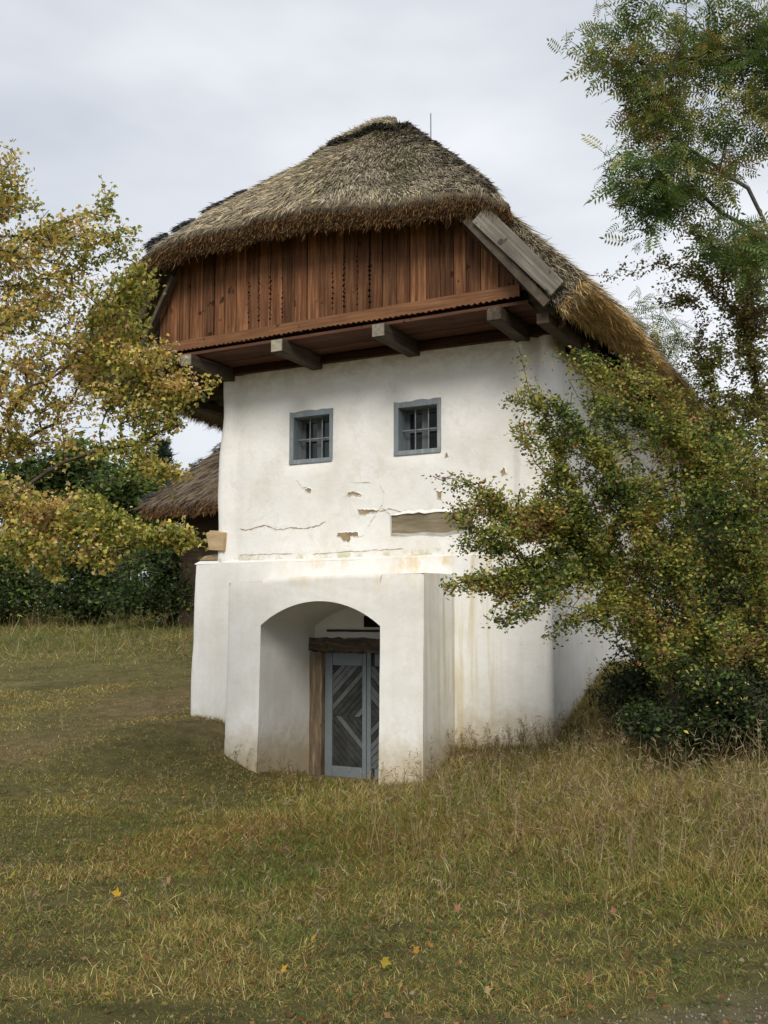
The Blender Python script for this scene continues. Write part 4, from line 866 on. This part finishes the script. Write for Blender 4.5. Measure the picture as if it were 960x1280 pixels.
plant('shade_bush', 'dark green undergrowth below the hawthorn at the right edge', 'bush', f7, [[f7, atD(900, 900, 10.5), atD(880, 830, 10.6)], [f7, atD(960, 880, 10.6), atD(960, 800, 10.8)], [gpt(800, 950, 11), atD(790, 880, 11), atD(800, 820, 11)]],
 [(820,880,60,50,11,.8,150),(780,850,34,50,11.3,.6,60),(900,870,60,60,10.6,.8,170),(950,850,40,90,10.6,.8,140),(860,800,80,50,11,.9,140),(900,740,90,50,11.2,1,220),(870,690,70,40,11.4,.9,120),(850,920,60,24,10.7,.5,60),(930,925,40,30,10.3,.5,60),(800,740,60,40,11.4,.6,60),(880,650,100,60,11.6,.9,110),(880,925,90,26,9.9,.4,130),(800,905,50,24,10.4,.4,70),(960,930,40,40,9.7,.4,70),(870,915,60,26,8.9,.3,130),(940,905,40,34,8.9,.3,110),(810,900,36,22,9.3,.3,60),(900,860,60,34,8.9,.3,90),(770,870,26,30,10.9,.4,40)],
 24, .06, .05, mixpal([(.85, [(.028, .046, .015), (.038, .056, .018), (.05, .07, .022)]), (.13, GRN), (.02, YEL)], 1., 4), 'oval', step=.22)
# far trees beyond the meadow
def bgtree(name, label, cat, x, y, D, blobs, cols, size=.16, per=22, sig=.22, group=None):
    f = gpt(x, y, D); plant(name, label, cat, f, [[f, atD(x, y-(D and 60), D), atD(x, min(b[1] for b in blobs)+25, D)]], [(a, b, c, d, D+e, 1.4, n) for a, b, c, d, e, n in blobs], per, sig, size, cols, 'oval', step=.7, kp=.2, tipr=.012, maxr=.25)
    return f
bgtree('oak_tree', 'dark green broad tree behind the maple at the far left', 'tree', 60, 740, 34, [(10,600,60,50,0,60),(70,610,60,44,1,80),(110,590,40,34,0,44),(40,680,80,50,-1,90),(95,570,20,20,0,12)], mixpal([(.6, DGR), (.3, GRN), (.1, OLV)]), .24, 34, .3)
bgtree('lime_tree', 'yellowish-green rounded tree beside the thatched barn', 'tree', 160, 740, 31, [(160,610,40,40,0,70),(150,660,50,50,0,80),(190,660,34,44,0,50),(120,640,30,40,0,40)], mixpal([(.45, DGR), (.4, GRN), (.15, OLV)]), .2, 32, .26)
bgtree('hedge_bush', 'dark clipped-looking bush at the meadow edge beside the white wall', 'bush', 215, 750, 27, [(215,710,44,40,0,80),(180,715,40,38,0,60),(250,700,30,50,1,40),(210,748,50,16,-.5,70),(160,750,40,12,-.5,40)], mixpal([(.75, DGR), (.25, GRN)]), .13, 34, .18)
bgtree('elder_bush', 'very dark bush at the far end of the meadow', 'bush', 115, 752, 29, [(110,715,50,36,0,80),(70,720,40,36,0,60),(140,725,30,26,0,30),(100,750,60,14,-.5,90)], mixpal([(.9, DGR), (.1, GRN)]), .14, 34, .2)
bgtree('hazel_bush', 'dark leafy bush at the left border of the meadow', 'bush', 10, 755, 30, [(0,715,50,42,0,80),(40,730,34,26,0,40),(-60,700,50,60,0,60),(10,752,60,16,-.5,90)], mixpal([(.75, DGR), (.15, GRN), (.1, OLV)]), .15, 34, .2)
for x, y, D, lb, bl in ((330,700,40,'tall green tree hidden behind the house seen past its left wall',[(330,640,60,60,0,60)]), (1010,760,24,'dense dark tree standing beyond the right edge',[(1000,640,70,90,0,90),(950,620,40,50,0,40)]), (860,720,22,'green tree behind the house above the hawthorn',[(860,600,60,50,0,90),(900,560,40,40,0,40),(880,700,90,60,0,140)])):
    bgtree('poplar_tree' if D == 40 else 'elm_tree', lb, 'tree', x, y, D, bl, mixpal([(.6, DGR), (.3, GRN), (.1, OLV)]), .18, 30, .25)
# pines
def pine(x, ytop, ybot, D, lb):
    f = gpt(x, ybot, D); top = atD(x, ytop, D); root = thing('pine_tree', lb, 'pine tree', tuple(f), 'pines behind the barn'); h = top[2]-f[2]
    n = 26; t_ = np.linspace(0, 1, n); A = np.stack([np.full(n, f[0])+.0*t_, np.full(n, f[1]), f[2]+t_*h], -1); V, q = tubes(A[:-1], A[1:], .16*(1-t_[:-1])+.02, .16*(1-t_[1:])+.02, 7); fast('trunk', V, q, M['bark'], root)
    PP = []; DD = []
    Bs = []; Be = []
    for k in range(20):
        z = f[2]+h*(.25+.75*(k/20)); L = (1-k/20)**.8*h*.15+.2
        for a in np.arange(6)*1.047+rng.uniform(0, 1):
            d = np.array([math.cos(a), math.sin(a), rng.uniform(.5, 1.1)]); d /= np.linalg.norm(d); b0 = np.array([f[0], f[1], z]); Bs.append(b0); Be.append(b0+d*L)
            m_ = int(60*L)+20; s = rng.random(m_)**.7; PP.append(b0+d*L*s[:, None]+rng.normal(0, .05, (m_, 3))); DD.append(np.tile(d, (m_, 1))+rng.normal(0, .5, (m_, 3)))
    top_n = 300; PP.append(np.stack([np.full(top_n, f[0]), np.full(top_n, f[1]), f[2]+h*rng.uniform(.8, 1, top_n)], -1)); DD.append(np.array([0, 0, 1.])+rng.normal(0, .5, (top_n, 3)))
    V, q = tubes(np.array(Bs), np.array(Be), np.full(len(Bs), .03), np.full(len(Bs), .012), 4); fast('limbs', V, q, M['bark'], root)
    P = np.concatenate(PP); Dd = np.concatenate(DD); n = len(P); V, T, C = strands(P, Dd, rng.uniform(.16, .3, n), .035, pal(n, [(.045, .075, .045), (.06, .09, .055), (.035, .06, .035)])); tag(fast('crown', V, T, M['grass'], root, C), kind='stuff')
pine(198, 548, 740, 38, 'blue-green pine whose tip shows left of the barn roof'); pine(168, 566, 740, 40, 'smaller pine just left of the taller one by the barn'); pine(150, 590, 742, 36, 'shortest pine, half hidden by the maple leaves')

# ------------------------------------------------------------------ grass
def scatter(n, dmin, dmax, half, power):
    r = rng.random(n); D = (dmin**power+(dmax**power-dmin**power)*r)**(1/power); a = rng.uniform(-half, half, n)
    p_ = CP[None, :2]+D[:, None]*(FH[None, :2]+np.tan(a)[:, None]*RT[None, :2]); return p_, D
def inside(x, y): return ((x > -1.62) & (x < 3.72) & (y > -.12) & (y < 8)) | ((x > PXL-.02) & (x < PXR+.05) & (y > PYF-.03) & (y < 0) & ~((x > AX0+.03) & (x < AX1-.03))) | ((x > AX0) & (x < AX1) & (y > -.55) & (y < .4))
def grassgen(n, dmin, dmax, power, wmul, lmul=1.):
    p_, D = scatter(n, dmin, dmax, math.radians(27), power); x, y = p_[:, 0], p_[:, 1]; k = ~inside(x, y); x, y, D = x[k], y[k], D[k]; z = gz(x, y); P = np.stack([x, y, z-.01], -1)
    n1, n2, pa, gr = fields(P); n3 = vnoise(np.c_[x, y, 0*x], 4.2, 13); lat = (P-CP)@RT
    keep = rng.random(len(x)) < (1 if lmul == 1 else 1.35)*np.clip(1-.66*np.clip(pa*(1.0+.7*n3), 0, 1)-.6*gr, .04, 1)*np.clip(.70+.45*n3, .12, 1)
    P, D, n1, n2, n3, pa, gr, lat, x, y = [q[keep] for q in (P, D, n1, n2, n3, pa, gr, lat, x, y)]; n = len(P)
    tall = sstep(.6, 2.6, lat+(D-7)*.18)*sstep(4.9, 6.2, D)*sstep(.3, 1.6, np.hypot(np.maximum(np.maximum(2.3-x, x-3.7), 0), np.maximum(-.1-y, 0)))                   # rank dry grass on the bank to the right
    mead = sstep(17, 24, D)
    hgt = (.032+.04*np.clip(n2+.4, 0, 1.4)+.05*sstep(5, 8, D)*sstep(-3.2, .5, lat))*(1-.45*pa)*(1-.5*gr)+tall*(.12+.08*np.clip(n1+n3, -1, 1.2))+mead*.28+.05*sstep(8, 10, D)*sstep(-2, 0, lat)
    L = np.clip(hgt, .03, .6)*rng.uniform(.45, 1.45, n)*lmul; jd = rng.normal(0, 1, (n, 2))*.0
    dry = np.clip(.52+.30*n1+.22*n2+.22*pa+.22*tall-.1*mead+.15*n3, .08, .95); isd = rng.random(n) < dry
    C = np.where(isd[:, None], pal(n, [(.33, .25, .09), (.42, .33, .14), (.25, .17, .06), (.19, .12, .045), (.52, .43, .22)], .2, [.28, .18, .26, .18, .10]), pal(n, [(.12, .15, .03), (.16, .18, .04), (.085, .11, .025), (.21, .21, .055)], .2))
    rust = np.exp(-((x-2.6)**2/3.2+(y+4.3)**2/2.2)); rk = rng.random(n) < .45*np.clip(rust+.35*n3*rust, 0, 1); C[rk] = pal(rk.sum(), [(.20, .095, .035), (.26, .14, .06), (.15, .07, .03)])
    big = vnoise(np.c_[x, y, 0*x], .42, 91)+.5*vnoise(np.c_[x, y, 0*x], 1.1, 92); lum = np.clip(1+.20*big, .6, 1.45)
    C = C*np.where((big < -.15)[:, None], [.86, 1.0, .85], [1.0, 1.0, .9])
    D_ = rng.normal(0, .42, (n, 3)); D_[:, 2] = np.where(rng.random(n) < .3*(1-tall), rng.uniform(.05, .4, n), 1-.45*rng.random(n)*(1-tall))
    bd = rng.normal(0, .30, (n, 3)); bd[:, 2] = -np.abs(rng.normal(0, .28, n))
    W = wmul*D*rng.uniform(.00030, .00070, n)+.0010
    return strands(P, D_, L, W, C*lum[:, None]*1.18, bend=bd, jit=.1, simple=(lmul < 1 or dmin > 14))
parts = [grassgen(300000, 3.2, 10, 1.15, 1.0), grassgen(240000, 3.2, 12, 1.1, .8, .45), grassgen(240000, 8, 17, 1., 1.0), grassgen(110000, 15, 46, 1., 1.1)]
def skirt(n):                             # tufts growing right up against the masonry
    segs = [((-1.66, -.14), (-.42, -.14)), ((-1.68, -.12), (-1.68, 3)), ((PXL-.03, -.15), (PXL-.03, -.97)), ((PXL, -.98), (AX0, -.98)), ((AX1, -.98), (PXR, -.98)), ((PXR+.07, -.95), (PXR+.09, -.12)), ((2.55, -.15), (3.76, -.15)), ((3.79, -.1), (3.79, 2.6)), ((AX0+.05, -.9), (AX0+.05, .1))]
    Ls = np.array([math.hypot(b[0]-a[0], b[1]-a[1]) for a, b in segs]); k = rng.choice(len(segs), n, p=Ls/Ls.sum()); A_ = np.array([s_[0] for s_ in segs])[k]; B_ = np.array([s_[1] for s_ in segs])[k]
    p_ = A_+(B_-A_)*rng.random((n, 1))+rng.normal(0, .03, (n, 2)); q = vnoise(np.c_[p_, 0*p_[:, 0]], 3.5, 95); m_ = rng.random(n) < np.clip(.55+.6*q, .08, 1); p_ = p_[m_]; q = q[m_]; n = len(p_)
    D_ = rng.normal(0, .35, (n, 3)); D_[:, 2] = 1; bd = rng.normal(0, .25, (n, 3)); bd[:, 2] = -.15
    return strands(np.c_[p_, gz(p_[:, 0], p_[:, 1])-.01], D_, rng.uniform(.03, .13, n)*(1+.6*q), rng.uniform(.004, .008, n), pal(n, [(.33, .25, .10), (.24, .17, .07), (.16, .17, .045), (.11, .14, .035), (.42, .33, .16)]), bend=bd)
parts.append(skirt(9000))
V, T, C = join(parts); tag(fast('grass', V, T, M['grass'], None, C), 'rough autumn grass, part green and part straw-dry, covering the slope', 'grass', None, 'stuff')
# dry stalks with seed heads
def stalks(n, fx, hmin, hmax, W=.005):
    P = fx(n); P = P[~inside(P[:, 0], P[:, 1])]; n = len(P); z = gz(P[:, 0], P[:, 1]); P = np.c_[P, z]; L = rng.uniform(hmin, hmax, n); D = rng.normal(0, .22, (n, 3)); D[:, 2] = 1
    C = pal(n, [(.30, .23, .12), (.22, .15, .075), (.38, .31, .18)]); parts = [strands(P, D, L, W, C, jit=.02)]
    D /= np.linalg.norm(D, axis=1)[:, None]
    for k in range(9):
        f = rng.uniform(.45, 1.0, n)[:, None]; parts.append(strands(P+D*L[:, None]*f, rng.normal(size=(n, 3))*.7+[0, 0, .5], rng.uniform(.025, .08, n), .006, C*.9, jit=.1))
    return join(parts)
def bank(n):
    p_, D = scatter(n*3, 6.2, 11.5, math.radians(24), 1.6); lat = np.einsum('ij,j->i', np.c_[p_, np.zeros(len(p_))]-CP*[1, 1, 0], RT); p_ = p_[rng.random(len(p_)) < sstep(-.8, 2.8, lat)]; return p_[:n]
def foot(n): return np.concatenate([np.c_[rng.uniform(2.5, 3.9, n//2), rng.uniform(-.45, -.12, n//2)], np.c_[rng.uniform(-.45, .8, n//4), rng.uniform(-1.25, -.98, n//4)], np.c_[rng.uniform(3.78, 4.3, n//4), rng.uniform(-.2, 1.6, n//4)]])
def field(n): return scatter(n, 5, 14, math.radians(24), 1.5)[0]
V, T, C = join([stalks(1100, bank, .3, .62), stalks(170, foot, .12, .34, .004), stalks(420, field, .12, .32, .004), stalks(500, lambda n: scatter(n, 20, 34, math.radians(24), 1)[0], .5, .9, .012)])
tag(fast('dry_weeds', V, T, M['grass'], None, C), 'thin dry weed stalks with seed heads standing in the grass', 'weeds', None, 'stuff')
# leaf litter and the single fallen leaves one can pick out
n = 3800; p_, D = scatter(n, 3.4, 13, math.radians(25), 1.4); k = ~inside(p_[:, 0], p_[:, 1]); p_ = p_[k]; n = len(p_); P = np.c_[p_, gz(p_[:, 0], p_[:, 1])+rng.uniform(.01, .05, n)]
V, T, C = leaves(P, rng.normal(size=(n, 3))*[1, 1, .2], rng.normal(0, .45, (n, 3))+[0, 0, 1], rng.uniform(.018, .042, n), pal(n, [(.24, .11, .04), (.17, .085, .035), (.34, .20, .09), (.40, .27, .06), (.28, .24, .16)], .2, [.34, .28, .2, .09, .09]), 'haw')
tag(fast('leaf_litter', V, T, M['leaf'], None, C), 'small brown dead leaves scattered through the grass', 'dead leaves', None, 'stuff')
def ground_hit(x, y):
    d = FW*F+RT*(x-PX)-UP*(y-PY); d /= F; lo = 1.; 
    for s in np.arange(2, 40, .02):
        q = CP+d*s
        if q[2] < float(gz(q[0], q[1])[0])+.085: return q
    return q
FL = [(150,1118,.075,(.62,.40,.03),'bright yellow fallen leaf standing out in the grass left of the door path'),(390,1173,.06,(.55,.36,.04),'yellow fallen leaf in the foreground grass just left of centre'),(482,1196,.085,(.50,.38,.05),'upright yellow-green fallen leaf at the bottom centre'),(522,1191,.05,(.50,.30,.05),'small orange-yellow fallen leaf right of the upright yellow-green one'),
 (541,1182,.04,(.42,.22,.06),'tiny orange leaf beside the orange-yellow one near the bottom centre'),(12,1097,.07,(.40,.38,.05),'greenish-yellow fallen leaf at the far left edge'),(32,1102,.05,(.55,.36,.06),'yellow fallen leaf next to the greenish one at the left edge'),(10,1178,.07,(.30,.34,.06),'pale green fallen leaf low at the left edge'),
 (240,1028,.05,(.50,.34,.24),'pinkish pale fallen leaf on the worn grass at left'),(212,1102,.065,(.46,.25,.13),'curled light brown leaf left of the rusty patch'),(575,1138,.065,(.44,.22,.12),'reddish-tan fallen leaf on the right foreground bank'),(352,1214,.04,(.55,.34,.04),'small yellow leaf on the gritty ground at the bottom'),
 (428,1086,.07,(.42,.22,.10),'tan fallen leaf among the rusty stalks in front of the door'),(770,1138,.055,(.40,.19,.10),'rust-coloured fallen leaf on the bank below the hawthorn'),(608,1234,.05,(.50,.36,.18),'sandy fallen leaf close to the bottom track edge'),(893,929,.055,(.52,.40,.05),'yellow leaf at the foot of the dark undergrowth on the right'),
 (125,1028,.045,(.40,.34,.1),'dull yellow fallen leaf on the trodden strip at left'),(295,1165,.045,(.30,.25,.18),'grey-brown fallen leaf left of the bottom centre'),(732,1224,.06,(.36,.2,.09),'brown fallen leaf low on the right side'),(950,942,.06,(.50,.27,.03),'orange-yellow leaf by the right edge under the bushes')]
for x, y, s, c, lb in FL:
    q = ground_hit(x, y); dr = rng.normal(size=(1, 3))*[1, 1, .4]; nr = np.array([[rng.normal(0, .3), -.95, .6]]); V, T, C = leaves(q[None]-0, dr, nr, s*.85, np.array([c]), 'maple'); V = V-q; rad_ = np.linalg.norm(V, axis=1); V = V*(1.15-.2*rng.random((len(V), 1))); V[:, 2] += (rad_**2/s)*rng.uniform(.1, .9)+rng.normal(0, .05*s, len(V))
    me = bpy.data.meshes.new('fallen_leaf'); me.from_pydata(V.tolist(), [], T.tolist()); ca = me.color_attributes.new('Col', 'FLOAT_COLOR', 'POINT'); ca.data.foreach_set('color', np.c_[C, np.ones(len(C))].ravel().astype(np.float32))
    o = link('fallen_leaf', me, M['leaf'], None); o.location = tuple(q); tag(o, lb, 'leaf', 'fallen leaves in the grass')
    sm = o.modifiers.new('thick', 'SOLIDIFY'); sm.thickness = .0015
n = 6000; p_, D = scatter(n, 3.4, 9, math.radians(25), 1.5); k = ~inside(p_[:, 0], p_[:, 1]); p_ = p_[k]; q = vnoise(np.c_[p_, 0*p_[:, 0]], 1.9, 61); p_ = p_[rng.random(len(p_)) < np.clip(.2+.6*q, .03, 1)]; n = len(p_)
P = np.c_[p_, gz(p_[:, 0], p_[:, 1])+rng.uniform(.0, .03, n)]; P = np.repeat(P, 5, 0)+rng.normal(0, .008, (n*5, 3)); n = len(P); Dr = rng.normal(size=(n, 3)); Dr[:, 2] = rng.uniform(.15, .9, n)
V, T, C = leaves(P, Dr, rng.normal(0, .3, (n, 3))+[0, -.1, 1], rng.uniform(.012, .032, n), pal(n, [(.12, .15, .035), (.14, .18, .05), (.075, .11, .03), (.18, .18, .06)]), 'oval')
tag(fast('weed_leaves', V, T, M['leaf'], None, C), 'low broad-leaved green weeds between the grass blades', 'weeds', None, 'stuff')
# gravel on the track edge
n = 5000; p_, D = scatter(n*2, 3.3, 5.2, math.radians(25), 1.2); P = np.c_[p_, gz(p_[:, 0], p_[:, 1])]; gr = fields(P)[3]; P = P[rng.random(len(P)) < gr]; n = len(P); pv, pf_ = ico()
V = (P[:, None]+pv[None]*rng.uniform(.003, .011, (n, 1, 1))*rng.uniform(.5, 1.2, (n, 6, 1))).reshape(-1, 3); T = (pf_[None]+(np.arange(n)*6)[:, None, None]).reshape(-1, 3)
tag(fast('gravel', V, T, M['straw'], None, np.repeat(pal(n, [(.25, .225, .17), (.18, .16, .12), (.32, .29, .23)]), 6, 0)), 'pale grit along the track at the bottom of the picture', 'gravel', None, 'stuff')
